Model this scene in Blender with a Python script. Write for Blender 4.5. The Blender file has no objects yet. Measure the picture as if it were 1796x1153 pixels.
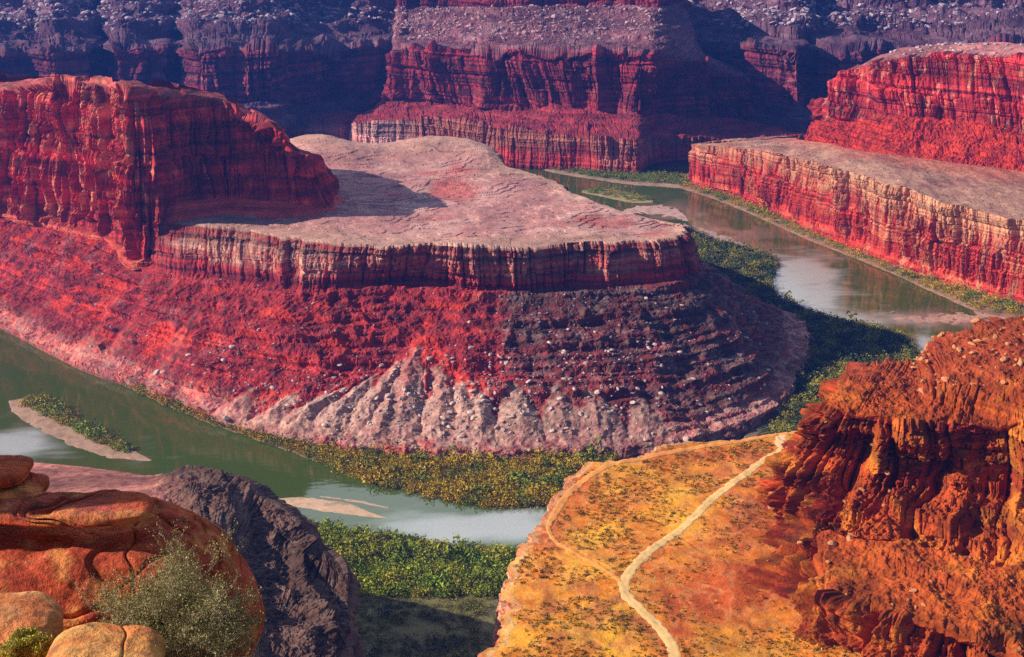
import bpy, math, random
import numpy as np
from mathutils import Vector

# ------------------------------------------------------------------ camera, world, sun
SC = bpy.context.scene
COL = SC.collection
F = 2467.0            # focal length in photo pixels (photo 1796 x 1153)
CX, CY = 898.0, 576.5
HC = 600.0            # camera height above the river
TH = math.radians(18.5)
cam_d = bpy.data.cameras.new('camera'); cam = bpy.data.objects.new('camera', cam_d); COL.objects.link(cam)
cam.location = (0, 0, HC); cam.rotation_euler = (math.radians(90) - TH, 0, 0)
cam_d.sensor_width = 36.0; cam_d.lens = 36.0 * F / 1796.0
cam_d.clip_start = 0.5; cam_d.clip_end = 30000
SC.camera = cam

SUN_EL = math.radians(27); SUN_AZ = math.radians(-94)     # azimuth measured from +Y towards +X
w = bpy.data.worlds.new('World'); SC.world = w; w.use_nodes = True
nt = w.node_tree; nt.nodes.clear()
sky = nt.nodes.new('ShaderNodeTexSky'); sky.sky_type = 'NISHITA'; sky.sun_disc = False
sky.sun_elevation = SUN_EL; sky.sun_rotation = SUN_AZ; sky.altitude = 1500; sky.dust_density = 1.0
bg = nt.nodes.new('ShaderNodeBackground'); bg.inputs['Strength'].default_value = 0.05
wo = nt.nodes.new('ShaderNodeOutputWorld')
nt.links.new(sky.outputs[0], bg.inputs[0])
# white cloud bank standing over the far side of the canyon (seen only mirrored in the river)
def _n(t, **k):
    n = nt.nodes.new(t)
    for a, b in k.items(): setattr(n, a, b)
    return n
wc = _n('ShaderNodeTexCoord'); ws = _n('ShaderNodeSeparateXYZ'); nt.links.new(wc.outputs['Generated'], ws.inputs[0])
def _mr(src, a, b, c=0.0, d=1.0):
    m = _n('ShaderNodeMapRange', interpolation_type='SMOOTHSTEP'); m.inputs['From Min'].default_value = a; m.inputs['From Max'].default_value = b
    m.inputs['To Min'].default_value = c; m.inputs['To Max'].default_value = d; nt.links.new(src, m.inputs['Value']); return m.outputs[0]
def _mul(a, b):
    m = _n('ShaderNodeMath', operation='MULTIPLY'); nt.links.new(a, m.inputs[0]); nt.links.new(b, m.inputs[1]); return m.outputs[0]
wn = _n('ShaderNodeTexNoise'); wn.inputs['Scale'].default_value = 3.5; wn.inputs['Detail'].default_value = 6; nt.links.new(wc.outputs['Generated'], wn.inputs['Vector'])
wm = _mul(_mul(_mr(ws.outputs['Z'], .17, .25), _mr(ws.outputs['Z'], .60, .78, 1.0, 0.0)), _mul(_mr(ws.outputs['Y'], .2, .5), _mr(wn.outputs[0], .36, .52)))
bg2 = _n('ShaderNodeBackground'); bg2.inputs['Color'].default_value = (.86, .94, 1.0, 1); bg2.inputs['Strength'].default_value = 1.3
wx = _n('ShaderNodeMixShader'); nt.links.new(wm, wx.inputs[0]); nt.links.new(bg.outputs[0], wx.inputs[1]); nt.links.new(bg2.outputs[0], wx.inputs[2]); nt.links.new(wx.outputs[0], wo.inputs[0])
sl = bpy.data.lights.new('sun', 'SUN'); sl.energy = 5.0; sl.angle = math.radians(0.5); sl.color = (1.0, 0.86, 0.70)
so = bpy.data.objects.new('sun', sl); COL.objects.link(so)
sdir = Vector((math.sin(SUN_AZ) * math.cos(SUN_EL), math.cos(SUN_AZ) * math.cos(SUN_EL), math.sin(SUN_EL)))
so.rotation_euler = sdir.to_track_quat('Z', 'Y').to_euler(); so.location = (0, 0, 900)
SC.view_settings.view_transform = 'Standard'; SC.view_settings.look = 'None'
SC.view_settings.exposure = 0.76; SC.view_settings.gamma = 1.0
SC.cycles.max_bounces = 5; SC.cycles.volume_bounces = 0; SC.cycles.transparent_max_bounces = 4
SC.cycles.use_denoising = False

# ------------------------------------------------------------------ helpers
cT, sT = math.cos(TH), math.sin(TH)
def ray(px, py):
    u = (px - CX) / F; v = (CY - py) / F
    return np.array([u, cT + v * sT, -sT + v * cT])
def Z(px, py, z):                  # surveyed point: the sight line met at elevation z
    d = ray(px, py); t = (z - HC) / d[2]
    return np.array([d[0] * t, d[1] * t, z])
def D(px, py, Y):                  # ... met at ground distance Y
    d = ray(px, py); t = Y / d[1]
    return np.array([d[0] * t, Y, HC + d[2] * t])
def proj(P):
    x, y, z = P[..., 0], P[..., 1], P[..., 2] - HC
    dep = y * cT - z * sT
    return CX + F * x / dep, CY - F * (y * sT + z * cT) / dep

_rng = np.random.RandomState(7)
PERM = np.concatenate([_rng.permutation(1024)] * 2).astype(np.int32)
_g = _rng.normal(size=(1024, 3)); GRAD = (_g / np.linalg.norm(_g, axis=1)[:, None] * 1.6).astype(np.float32)
def perlin(x, y, z):
    x, y, z = [np.asarray(a, np.float32) for a in np.broadcast_arrays(x, y, z)]
    fx, fy, fz = np.floor(x), np.floor(y), np.floor(z)
    X = fx.astype(np.int32) & 1023; Y = fy.astype(np.int32) & 1023; Zi = fz.astype(np.int32) & 1023
    x = x - fx; y = y - fy; z = z - fz
    u = x * x * x * (x * (x * 6 - 15) + 10); v = y * y * y * (y * (y * 6 - 15) + 10); t = z * z * z * (z * (z * 6 - 15) + 10)
    def c(i, j, k):
        h = PERM[PERM[(PERM[(X + i) & 1023] + Y + j) & 1023] + ((Zi + k) & 1023)] if False else PERM[(PERM[(PERM[(X + i) & 1023] + Y + j) & 1023] + Zi + k) & 1023]
        g = GRAD[h]
        return g[..., 0] * (x - i) + g[..., 1] * (y - j) + g[..., 2] * (z - k)
    a = c(0,0,0) * (1-u) + c(1,0,0) * u; b = c(0,1,0) * (1-u) + c(1,1,0) * u
    d = c(0,0,1) * (1-u) + c(1,0,1) * u; e = c(0,1,1) * (1-u) + c(1,1,1) * u
    return (a * (1-v) + b * v) * (1-t) + (d * (1-v) + e * v) * t
def fbm(x, y, z, o=4, g=0.5):
    r = 0; a = 1; n = 0
    for i in range(o):
        r = r + a * perlin(x * 2**i + 17.3*i, y * 2**i + 5.1*i, z * 2**i + 9.7*i); n += a; a *= g
    return r / n * 1.5
def ridged(x, y, z, o=3):
    r = 0; a = 1; n = 0
    for i in range(o):
        r = r + a * (1 - 2 * np.abs(perlin(x * 2**i + 7.3*i, y * 2**i + 3.1*i, z * 2**i))); n += a; a *= 0.5
    return r / n
def sstep(a, b, x):
    t = np.clip((x - a) / (b - a + 1e-9), 0, 1); return t * t * (3 - 2 * t)
def mix(a, b, m):
    return a * (1 - m[..., None]) + np.asarray(b) * m[..., None]
def blob(px, py, cx, cy, rx, ry):
    return np.exp(-((px - cx) / rx) ** 2 - ((py - cy) / ry) ** 2)

def catmull(K, t, ts):             # K (n,...) at knots t, sampled at ts
    K = np.asarray(K, float); n = len(K)
    m = np.zeros_like(K)
    sh = (-1,) + (1,) * (K.ndim - 1)
    dt = np.diff(t).reshape(sh)
    sl_ = np.diff(K, axis=0) / dt
    m[1:-1] = (sl_[1:] * dt[:-1] + sl_[:-1] * dt[1:]) / (dt[1:] + dt[:-1]); m[0] = sl_[0]; m[-1] = sl_[-1]
    i = np.clip(np.searchsorted(t, ts) - 1, 0, n - 2)
    h = (t[i+1] - t[i]); s = ((ts - t[i]) / h); s = s.reshape(sh); h = h.reshape(sh)
    return (2*s**3-3*s**2+1)*K[i] + (s**3-2*s**2+s)*h*m[i]*0.8 + (-2*s**3+3*s**2)*K[i+1] + (s**3-s**2)*h*m[i+1]*0.8

def loft(rows, nu, nvs, wrow=None):
    """rows: list of control rows (lists of points); returns P (nv,nu,3), vr (nv) row coordinate, s (nu) metres along"""
    R = np.array([[np.asarray(p, float) for p in r] for r in rows])      # (rows, cols, 3)
    if wrow is None: wrow = range(len(rows))
    L = np.mean([np.linalg.norm(np.diff(R[k], axis=0), axis=1) for k in wrow], axis=0) + 1e-3
    t = np.concatenate([[0], np.cumsum(L)])
    ts = np.linspace(0, t[-1], nu)
    C = catmull(np.swapaxes(R, 0, 1), t, ts)                              # (nu, rows, 3)
    C = np.swapaxes(C, 0, 1)
    vr = np.concatenate([np.linspace(k, k + 1, n, endpoint=False) for k, n in enumerate(nvs)] + [[len(rows) - 1.0]])
    i = np.minimum(vr.astype(int), len(rows) - 2); f = (vr - i)[:, None, None]
    P = C[i] * (1 - f) + C[i + 1] * f
    return P, vr, ts
def normals(P):
    du = np.gradient(P, axis=1); dv = np.gradient(P, axis=0)
    N = np.cross(du, dv); N /= np.linalg.norm(N, axis=2)[..., None] + 1e-9
    if np.mean(N[..., 2]) < 0: N = -N
    return N
def smooth_v(A, n):
    for _ in range(n):
        B = A.copy(); B[1:-1] = (A[:-2] + 2 * A[1:-1] + A[2:]) / 4; A = B
    return A / (np.linalg.norm(A, axis=2)[..., None] + 1e-9)

def put(o, kind=None, label=None, cat=None, group=None):
    if kind: o['kind'] = kind
    if label: o['label'] = label
    if cat: o['category'] = cat
    if group: o['group'] = group
    return o
def mesh_np(name, V, Fc, col=None, mat=None, smooth=True, parent=None):
    V = np.ascontiguousarray(V.reshape(-1, 3), np.float32); k = Fc.shape[1]; nf = len(Fc)
    m = bpy.data.meshes.new(name)
    m.vertices.add(len(V)); m.vertices.foreach_set('co', V.ravel())
    m.loops.add(nf * k); m.loops.foreach_set('vertex_index', np.ascontiguousarray(Fc, np.int32).ravel())
    m.polygons.add(nf); m.polygons.foreach_set('loop_start', np.arange(0, nf * k, k, dtype=np.int32))
    m.polygons.foreach_set('use_smooth', np.full(nf, smooth))
    m.update(calc_edges=True)
    if col is not None:
        a = m.color_attributes.new('Col', 'FLOAT_COLOR', 'POINT')
        c = np.ones((len(V), 4), np.float32); c[:, :3] = np.clip(col.reshape(-1, 3), 0.002, 0.95); a.data.foreach_set('color', c.ravel())
    if mat: m.materials.append(mat)
    o = bpy.data.objects.new(name, m); COL.objects.link(o)
    if parent: o.parent = parent
    return o
def grid_faces(nv, nu):
    i = np.arange(nv * nu).reshape(nv, nu)
    return np.stack([i[:-1, :-1], i[:-1, 1:], i[1:, 1:], i[1:, :-1]], -1).reshape(-1, 4)
def surf(name, P, col, mat, smooth=False):
    f = grid_faces(P.shape[0], P.shape[1])
    du = np.gradient(P, axis=1); dv = np.gradient(P, axis=0)
    if np.mean(np.cross(du, dv)[..., 2]) < 0: f = f[:, ::-1]
    return mesh_np(name, P, f, col, mat, smooth)

# ------------------------------------------------------------------ materials
def rock_mat(name, fine, bump, dist, var=0.35, rough=0.93, strat=0.0, mul=1.0):
    m = bpy.data.materials.new(name); m.use_nodes = True; t = m.node_tree; N = t.nodes; L = t.links
    b = N['Principled BSDF']; b.inputs['Roughness'].default_value = rough; b.inputs['Specular IOR Level'].default_value = 0.15
    at = N.new('ShaderNodeAttribute'); at.attribute_name = 'Col'
    tc = N.new('ShaderNodeTexCoord')
    def noise(sc, det, ro=0.6, vec=None):
        n = N.new('ShaderNodeTexNoise'); n.inputs['Scale'].default_value = sc; n.inputs['Detail'].default_value = det
        n.inputs['Roughness'].default_value = ro; L.new(vec or tc.outputs['Object'], n.inputs['Vector']); return n
    n1 = noise(1.0 / fine, 5, 0.65); n2 = noise(1.0 / (fine * 7), 4)
    mp = N.new('ShaderNodeMapping'); mp.inputs['Scale'].default_value = (0.06, 0.06, 1.0); L.new(tc.outputs['Object'], mp.inputs[0])
    n3 = noise(0.5 / fine, 3, 0.6, mp.outputs[0])
    mx = N.new('ShaderNodeMath'); mx.operation = 'ADD'; L.new(n1.outputs[0], mx.inputs[0]); L.new(n2.outputs[0], mx.inputs[1])
    mx2 = N.new('ShaderNodeMath'); mx2.operation = 'MULTIPLY_ADD'; L.new(n3.outputs[0], mx2.inputs[0]); mx2.inputs[1].default_value = strat; L.new(mx.outputs[0], mx2.inputs[2])
    mr = N.new('ShaderNodeMapRange'); mr.inputs['From Min'].default_value = 0.72 + strat * 0.3; mr.inputs['From Max'].default_value = 1.28 + strat * 0.7
    mr.inputs['To Min'].default_value = (1 - var) * mul; mr.inputs['To Max'].default_value = (1 + var) * mul
    L.new(mx2.outputs[0], mr.inputs['Value'])
    vm = N.new('ShaderNodeVectorMath'); vm.operation = 'SCALE'; L.new(at.outputs['Color'], vm.inputs[0]); L.new(mr.outputs[0], vm.inputs['Scale'])
    L.new(vm.outputs[0], b.inputs['Base Color'])
    bp = N.new('ShaderNodeBump'); bp.inputs['Strength'].default_value = bump; bp.inputs['Distance'].default_value = dist
    L.new(mx2.outputs[0], bp.inputs['Height']); L.new(bp.outputs[0], b.inputs['Normal'])
    return m
M_far = rock_mat('far_canyon_rock', 5, 0.8, 2.5, 0.5, strat=0.9)
M_mid = rock_mat('mesa_rock', 2.5, 0.8, 1.2, 0.5, strat=0.7)
M_near = rock_mat('orange_rock', 1.3, 0.8, 0.6, 0.45, strat=0.5)
M_sand = rock_mat('sand', 5, 0.3, 0.6, 0.15)
M_bould = rock_mat('pale_boulder_rock', 2.0, 0.5, 0.6, 0.25)
M_close = rock_mat('red_sandstone', 0.12, 1.0, 0.08, 0.55, strat=0.8)
def leaf_mat(name):
    m = bpy.data.materials.new(name); m.use_nodes = True; t = m.node_tree; b = t.nodes['Principled BSDF']
    b.inputs['Roughness'].default_value = 0.8; b.inputs['Specular IOR Level'].default_value = 0.1
    at = t.nodes.new('ShaderNodeAttribute'); at.attribute_name = 'Col'; t.links.new(at.outputs['Color'], b.inputs['Base Color']); return m
M_leaf = leaf_mat('foliage')

# ------------------------------------------------------------------ displacement styles
RND = np.random.RandomState(11).uniform(0, 1, (3, 1024)).astype(np.float32)
def cell(u, v, seed=0):
    u, v = [np.asarray(a, np.float32) for a in np.broadcast_arrays(u, v)]
    iu = np.floor(u).astype(np.int32); iv = np.floor(v).astype(np.int32)
    f1 = np.full(u.shape, 9, np.float32); f2 = f1.copy(); val = np.zeros_like(f1)
    for di in (-1, 0, 1):
        for dj in (-1, 0, 1):
            cu = iu + di; cv = iv + dj; h = PERM[(PERM[(cu + seed) & 1023] + cv) & 1023]
            d = (cu + RND[0][h]*.85 + .07 - u)**2 + (cv + RND[1][h]*.85 + .07 - v)**2
            m = d < f1; f2 = np.where(m, f1, np.minimum(f2, d)); val = np.where(m, RND[2][h], val); f1 = np.where(m, d, f1)
    return np.sqrt(f1), np.sqrt(f2), val
def hsh(a, b, seed=0):
    return RND[2][PERM[(PERM[(a.astype(np.int32) + seed*37) & 1023] + b.astype(np.int32)) & 1023]]
def blocks(u, z, cw, ch, seed=0, crack=.07):
    """jointed, bedded rock: each block its own set-back, with open joints and partings"""
    zz = z/ch + .22*perlin(u/(cw*6), z/(ch*9), 0*u + seed) + .1*perlin(u/cw, 0*u, 0*u+seed); li = np.floor(zz); fz = zz - li
    uu = u/cw + 1.15*perlin(u/(cw*2.6), 0*u + seed*1.7 + li*.05, z/(ch*5)) + hsh(li, li, seed)*.6; ci = np.floor(uu); fu = uu - ci
    v = hsh(ci, li, seed) - .5
    e = np.minimum(fu, 1 - fu); c = -np.exp(-(e/crack)**2) * (.4 + .9*hsh(ci, li*0, seed+3)); ez = np.minimum(fz, 1 - fz); c2 = -np.exp(-(ez/(crack*.7))**2)*.5
    r = -((2*fu - 1)**4)*.25
    return v, np.minimum(c, c2) + r
def cliff_disp(P, S, sc=1.0, but=9.0, crack=4.0, strat=2.2, fine=1.0, cw=9.0, ch=34.0):
    x, y, z = P[..., 0]/sc, P[..., 1]/sc, P[..., 2]/sc; u = S/sc
    u = u + 2.0*perlin(x/30, y/30, z/40)
    a = fbm(u/55, z/230, 0*x+1, 4, .5) * but - np.abs(perlin(u/30, z/200, 0*x+7))*but*.9
    v1, c1 = blocks(u, z, cw*2.3, ch*1.6, 1, .05); v2, c2 = blocks(u, z, cw*.9, ch*.55, 2, .09); v3, c3 = blocks(u, z, cw*.38, ch*.17, 4, .12)
    b = v1*crack*1.3 + c1*crack*.9 + v2*crack*.8 + c2*crack*.45 + v3*crack*.38 + c3*crack*.16
    b = b*(.35 + .95*sstep(-.3, .3, perlin(u/48 + 5, z/90, 0*x + 2)))
    zz = z/11 + 0.25 * perlin(u/90, 0*x, 0*x); k = np.floor(zz); fr = zz - k
    l0 = hsh(k, k*0, 7) - .5; l1 = hsh(k+1, k*0, 7) - .5
    st = (l0 + (l1 - l0) * sstep(0.88, 1.0, fr)) * strat * 2.3 * (.8 + .6*perlin(u/70, k*.7, 0*x))
    zz = z/2.4 + 0.3 * perlin(u/40, 0*x, 0*x+2); k = np.floor(zz); fr = zz - k
    l0 = hsh(k, k*0, 8) - .5; l1 = hsh(k+1, k*0, 8) - .5
    st = st + (l0 + (l1 - l0) * sstep(0.7, 1.0, fr)) * strat * 0.75
    f = fbm(x/2.6, y/2.6, z/2.6, 2, .6) * fine*.45
    return (a + b + st + f) * sc
def crag_disp(P, S, sc=1.0, big=8.0, hh=24.0, A=10.0, fine=1.2, face=.38, jb=1.0, cont=.25, wob=.35, patch=0):
    """canyon-country slope: cliff bands with joints, debris slopes between them"""
    x, y, z = P[..., 0]/sc, P[..., 1]/sc, P[..., 2]/sc; u = S/sc + 2*perlin(x/20, y/20, z/30)
    r = fbm(x/60, y/60, z/120, 3)*big - np.abs(perlin(x/28, y/28, z/110+5))*big*1.1
    for (h, am, o, cw) in ((hh, 1.0, 0, 8.0), (hh*.36, .38, 3, 3.6)):
        zz = z/h + wob*fbm(x/90+o, y/90, 0*z, 2) + .05*perlin(x/7, y/7, z/7) + o*.37; k = np.floor(zz); fr = zz - k
        m = cont + (1-cont)*sstep(-.3, .15, perlin(x/38 + k*3.7, y/38, 0*z + o)); fc = face*(.6 + .8*hsh(k, k*0, 5))
        if patch: m = m*(1 - patch*sstep(.1, -.35, fbm(x/130 + o*3, y/130, z/40, 2)))
        saw = np.where(fr < fc, fr/fc, 1 - (fr - fc)/(1 - fc))
        fm = sstep(0, .05, fr)*(1 - sstep(fc*.9, fc*1.15, fr))*m
        v, c = blocks(u, z, cw, h*.30, 3+o, .09); v2, c2 = blocks(u, z, cw*.62, h*.14, 6+o, .12)
        r = r + saw*A*am*m + jb*fm*(v*4.2 + c*2.0 + v2*1.8 + c2*.6)*am**.5
        r = r + (1 - fm)*fine*am*(fbm(x/3.5, y/3.5, z/3.5, 3, .6) + .8*ridged(x/9, y/9, z/9, 2))
    return r*sc
def cliff_rows(P, vr, s, va, vb, fade=.3, bot=.05, **k):
    """displacement for control rows va..vb only; the plan shape of the rim is carried back onto the top"""
    D_ = np.zeros(P.shape[:2]); i0 = int(np.searchsorted(vr, va)); i1 = int(min(np.searchsorted(vr, vb + bot*2), len(vr)-1)) + 1
    D_[i0:i1] = cliff_disp(P[i0:i1], s[None, :] + 0*P[i0:i1, :, 0], **k)
    D_[i0:i1] *= (1 - sstep(vb - bot, vb + bot*2, vr[i0:i1]))[:, None] if vb < vr[-1] - .01 else 1
    j = int(np.searchsorted(vr, va - fade)); D_[j:i0] = D_[i0][None]*sstep(va - fade, va, vr[j:i0])[:, None]
    return D_
def talus_disp(P, sc=1.0, big=5.0, ledge=3.0, fine=1.2, hh=11.0, S=None):
    x, y, z = P[..., 0] / sc, P[..., 1] / sc, P[..., 2] / sc
    a = fbm(x/75, y/75, z/75, 2) * big
    l = 0
    for (h, am, o) in ((hh, 1.0, 0.0), (hh*.43, .5, 3.0)):
        zz = z/h + .30*fbm(x/110 + o, y/110, 0*z, 2) + .06*perlin(x/9, y/9, z/9) + o*.37; k = np.floor(zz); fr = zz - k
        m = sstep(-.25, .2, perlin(x/45 + k*3.7, y/45, 0*z + o)) * (.4 + .6*sstep(-.3, .3, perlin(k*.77 + o, x/260, 0*x)))
        l = l + (1 - sstep(0, .10, fr) * (1 - fr)) * -ledge * am * m
    f = ridged(x/11, y/11, z/11, 2)*fine*.9 + fbm(x/4, y/4, z/4, 3, .6) * fine
    if S is not None:
        f = f + ridged((S/sc + 5*perlin(x/30, y/30, z/30))/15, z/90, 0*z, 2) * fine*1.3
    return (a + l + f) * sc
def band(P, h, wob=0.5):           # horizontal bedding value -1..1
    return perlin(P[..., 2]/h + wob*perlin(P[..., 0]/90, P[..., 1]/90, P[..., 2]*0), P[..., 0]/400, P[..., 1]/400)

def strata(P, h=4.0, lo=.55, hi=1.25):
    """colour of the beds: thin and thick layers, some dark shale, some pale"""
    x, y, z = P[..., 0], P[..., 1], P[..., 2]; r = 1
    for hh_, o in ((h, 0), (h*2.7, 9), (h*.4, 17)):
        zz = z/hh_ + .25*perlin(x/260, y/260, 0*z + o) + .08*perlin(x/25, y/25, 0*z + o); k = np.floor(zz); fr = zz - k
        v = hsh(k, k*0, o); v2 = hsh(k+1, k*0, o); r = r*(lo + (hi - lo)*(v + (v2 - v)*sstep(.85, 1, fr)))**(.8 if o < 17 else .5)
    return r[..., None]
def C(*a): return np.array(a, float)
# base colours
CRIM = C(.36, .035, .035); CRIM_D = C(.17, .020, .030); RED = C(.50, .055, .030); PALE = C(.62, .36, .27); PINK = C(.42, .20, .19)
DUST = C(.40, .235, .20); GREY = C(.20, .165, .165); ORANGE = C(.55, .16, .02); GOLD = C(.62, .30, .035); DKRED = C(.22, .03, .015)

SURF = {}

# ------------------------------------------------------------------ the mesa inside the river bend
def build_mesa():
    fr = [  # inner,       rim,        cliff base,  shore
        ((-200,280),(-200,290),(-200,340),(-200,468)),
        ((0,290),(0,300),(0,378),(0,582)),
        ((130,295),(130,325),(130,408),(140,655)),
        ((240,300),(245,372),(245,455),(262,700)),
        ((300,305),(270,387),(266,470),(300,716)),
        ((400,320),(400,402),(400,490),(430,768)),
        ((500,335),(530,422),(525,508),(570,800)),
        ((640,345),(640,433),(630,500),(650,815)),
        ((720,345),(700,437),(690,495),(720,822)),
        ((850,350),(850,441),(850,508),(860,826)),
        ((950,360),(1000,431),(1000,505),(1050,822)),
        ((1060,375),(1150,421),(1160,495),(1260,792)),
        ((1110,387),(1198,412),(1218,480),(1375,735)),
    ]
    inn, rim, cb, mid, sh = [], [], [], [], []
    def spine(xq): xq = min(xq, 1100); return Z(xq, 270 + (xq + 200)*108/1300, 162)
    for a, b, c, d in fr:
        inn.append(spine(a[0])); rim.append(Z(*b, 160)); cb.append(Z(*c, 112)); sh.append(Z(*d, -3))
        m = sh[-1] * 0.53 + cb[-1] * 0.47; m[2] = 46; mid.append(m)
    def add(i, r, z_r, off, shp=None, midp=None, cbp=None):
        R0 = Z(*r, z_r); o = np.array([off[0], off[1], 0.0]) ; o /= np.linalg.norm(o)
        inn.append(spine(i[0])); rim.append(R0)
        c = R0 + o * 14; c[2] = 112; c = Z(*cbp, 112) if cbp else c; cb.append(c)
        s_ = Z(*shp, -3) if shp else R0 + o * 190 - np.array([0, 0, z_r + 3]); sh.append(s_)
        m = s_ * 0.5 + c * 0.5; m[2] = 46; m = Z(*midp, 44) if midp else m; mid.append(m)
    add((1110,387), (1206,400), 160, (1, -.1), (1440,625), (1290,585), (1232,462))
    add((1105,385), (1190,391), 160, (1, .3), (1400,560), None, None)
    add((1095,383), (1150,384), 160, (1, .6), None)
    add((1060,374), (1085,369), 160, (.6, 1))
    add((1000,352), (1030,350), 160, (.5, 1))
    add((940,345), (1000,342), 160, (.5, 1))
    add((900,335), (975,319), 160, (.7, 1))
    add((850,330), (938,302), 160, (.4, 1))
    add((800,330), (885,290), 160, (.5, 1))
    add((720,325), (868,268), 160, (.6, 1))
    add((680,320), (760,264), 160, (.1, 1))
    add((600,315), (640,266), 160, (0, 1))
    add((500,305), (520,262), 160, (0, 1))
    add((300,300), (300,260), 160, (0, 1))
    add((0,290), (0,255), 160, (0, 1))
    add((-200,280), (-200,250), 160, (0, 1))
    P, vr, s = loft([inn, rim, cb, mid, sh], 2300, [130, 62, 130, 110], wrow=[1, 2, 3])
    N = smooth_v(normals(P), 2)
    px, py = proj(P)
    V = vr[:, None] + 0 * P[..., 0]
    x, y, z = P[..., 0], P[..., 1], P[..., 2]
    cliff = sstep(0.9, 1.02, V) * (1 - sstep(1.93, 2.05, V))
    top = 1 - sstep(0.93, 1.0, V)
    tal = sstep(1.95, 2.08, V) * (1 - sstep(3.85, 3.98, V))
    dc = cliff_rows(P, vr, s, 1.0, 2.0, fade=.07, but=10, crack=5.5, strat=2.4, fine=0.9)
    # the rim reads in plan as joints and bays, carried a little way back on the top
    Nh = N.copy(); k = np.argmax(vr >= 1.25); Nh[:] = N[k][None]; Nh[..., 2] = 0; Nh /= np.linalg.norm(Nh, axis=2)[..., None]
    dt = crag_disp(P, s[None, :] + 0*x, 1.0, big=6, hh=17, A=8, fine=.8, face=.26, jb=.6, cont=.7, wob=.16, patch=.75)
    # gullied debris fans
    S = s[None, :] + 0*V
    warp = 10*perlin(S/60, V*2, 0*V)
    wob = 7*perlin(px/16, py/16, 0*V) + 5*perlin(px/45, py/45, 0*V+3); g = 0*V; gid = 0*V
    for (ax, ay, Lc, wc, dr, am) in ((748,552,250,.24,-.25,1),(738,590,185,.26,-.68,1),(690,630,150,.36,-1.0,.9),(640,660,115,.45,-1.5,1),(600,665,130,.4,-.9,.95),(540,670,115,.5,-1.0,.9),(470,660,105,.5,-.9,.8),(712,640,160,.28,-.42,1),(772,600,210,.26,.02,.9),
                                 (805,630,180,.30,.12,.8),(842,655,155,.34,.0,.9),(900,650,155,.5,.1,.8),(965,640,165,.4,.2,.6),(1035,655,150,.5,.15,.75),(1110,675,120,.55,.3,.6),(255,530,135,.3,-.5,.6),(195,545,110,.4,-.6,.5),(380,500,170,.22,-.6,.5),(90,515,95,.4,-.9,.5)):
        h = py - ay; q = np.abs(px + wob - ax - dr*h) / (1.0*wc*np.maximum(h, 1) + 3); tt_ = np.clip(h/Lc, 0, 1)
        cn = am * np.clip(1 - q, 0, 1)**.8 * sstep(0, .55, tt_) * (1 - sstep(.6, 1.0, tt_)*.9) * (h > 0)
        g = np.maximum(g, cn)
    ang2 = (px - 738) / np.maximum(py - 500, 30)
    fanw = sstep(0, .25, g) * (1 - sstep(3.75, 3.97, V))
    Nt = N*np.array([1, 1, .55]); Nt /= np.linalg.norm(Nt, axis=2)[..., None]; Nm = Nh*(1-tal)[..., None] + Nt*tal[..., None]
    P2 = P + Nm * (dc + (dt*(1 - .8*fanw) + (10*g)*fanw + 2.0*ridged(x/14, y/14, z/30, 2)) * tal)[..., None]
    # broken blocks just under the rim on the right-hand face
    # top relief: low swells, humps at the back
    und = fbm(x/170, y/260, 0*x, 4) * 5 + fbm(x/30, y/50, 0*x+2, 3) * 0.8
    und = und + 3.0*sstep(0.3, 0.55, fbm(x/200+5, y/60, 0*x+7, 2))
    e_ = fbm(x/150+3, y/80, 0*x+9, 4)*5; und = und + 1.1*(np.floor(e_) + sstep(.85, 1, e_ - np.floor(e_)))
    hump = 0
    for (hx, hy, hz, rx, ry) in ((770,268,26,95,75), (590,276,18,70,60), (545,262,22,60,60), (850,285,8,30,30), (820,330,7,160,45), (960,345,6,60,50), (800,437,9,60,30)):
        h0 = Z(hx, hy, 160); hump = hump + hz*np.exp(-((x-h0[0])/rx)**2 - ((y-h0[1])/ry)**2)
    P2[..., 2] += (und * (1 - sstep(0.75, 1.0, V)*0.8) + hump) * (1 - sstep(1.0, 1.3, V)) - 2*sstep(0.97, 1.0, V)*(1-sstep(1.0, 1.05, V))
    P2[..., 2] += 4.5*blob(px, py, 800, 470, 60, 22) * tal
    # colour
    n1 = fbm(x/45, y/45, z/25, 4); n2 = fbm(x/12, y/12, z/8, 3); n3 = fbm(x/160, y/160, z/60, 3); bd = band(P2, 5.0)
    ctop = mix(np.zeros(P.shape) + C(.37,.17,.155), C(.48,.26,.225), sstep(-.3, .5, n1 + n3))
    ctop = mix(ctop, C(.42,.085,.07), sstep(0.15, .7, n3 - n1*.3 + 0.2*blob(px,py,760,350,120,40)) * 0.75)
    ctop = mix(ctop, C(.48,.30,.20), sstep(.55, .98, V) * .5)
    cc = mix(np.zeros(P.shape) + CRIM, CRIM_D, sstep(-.3, .4, bd + n2*.5))
    pale = (1 - sstep(118, 134, z + 8*n1)) ; pale = 1 - pale
    pale = pale * sstep(240, 330, px + 60*n1)
    cc = mix(cc, mix(np.zeros(P.shape) + C(.38,.13,.10), C(.52,.28,.21), sstep(-.3, .5, bd + n2)), pale * .8 * (.45 + .55*sstep(-.25, .25, n1)))
    dark = sstep(860, 960, px + 60*n1)
    ct = mix(np.zeros(P.shape) + C(.32,.03,.03), C(.15,.018,.025), sstep(-.2, .5, n2 + bd*.7))
    ct = mix(ct, C(.56,.045,.02), sstep(0, .5, n1 + .4*bd) * .8)
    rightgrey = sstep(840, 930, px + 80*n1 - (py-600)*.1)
    ct = mix(ct, mix(np.zeros(P.shape) + C(.065,.04,.038), C(.17,.12,.11), sstep(-.2, .5, n2)), rightgrey * (.55 + .4*sstep(-.2,.3,n1)) * (1 - .45*blob(px,py,1000,700,150,60)))
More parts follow.
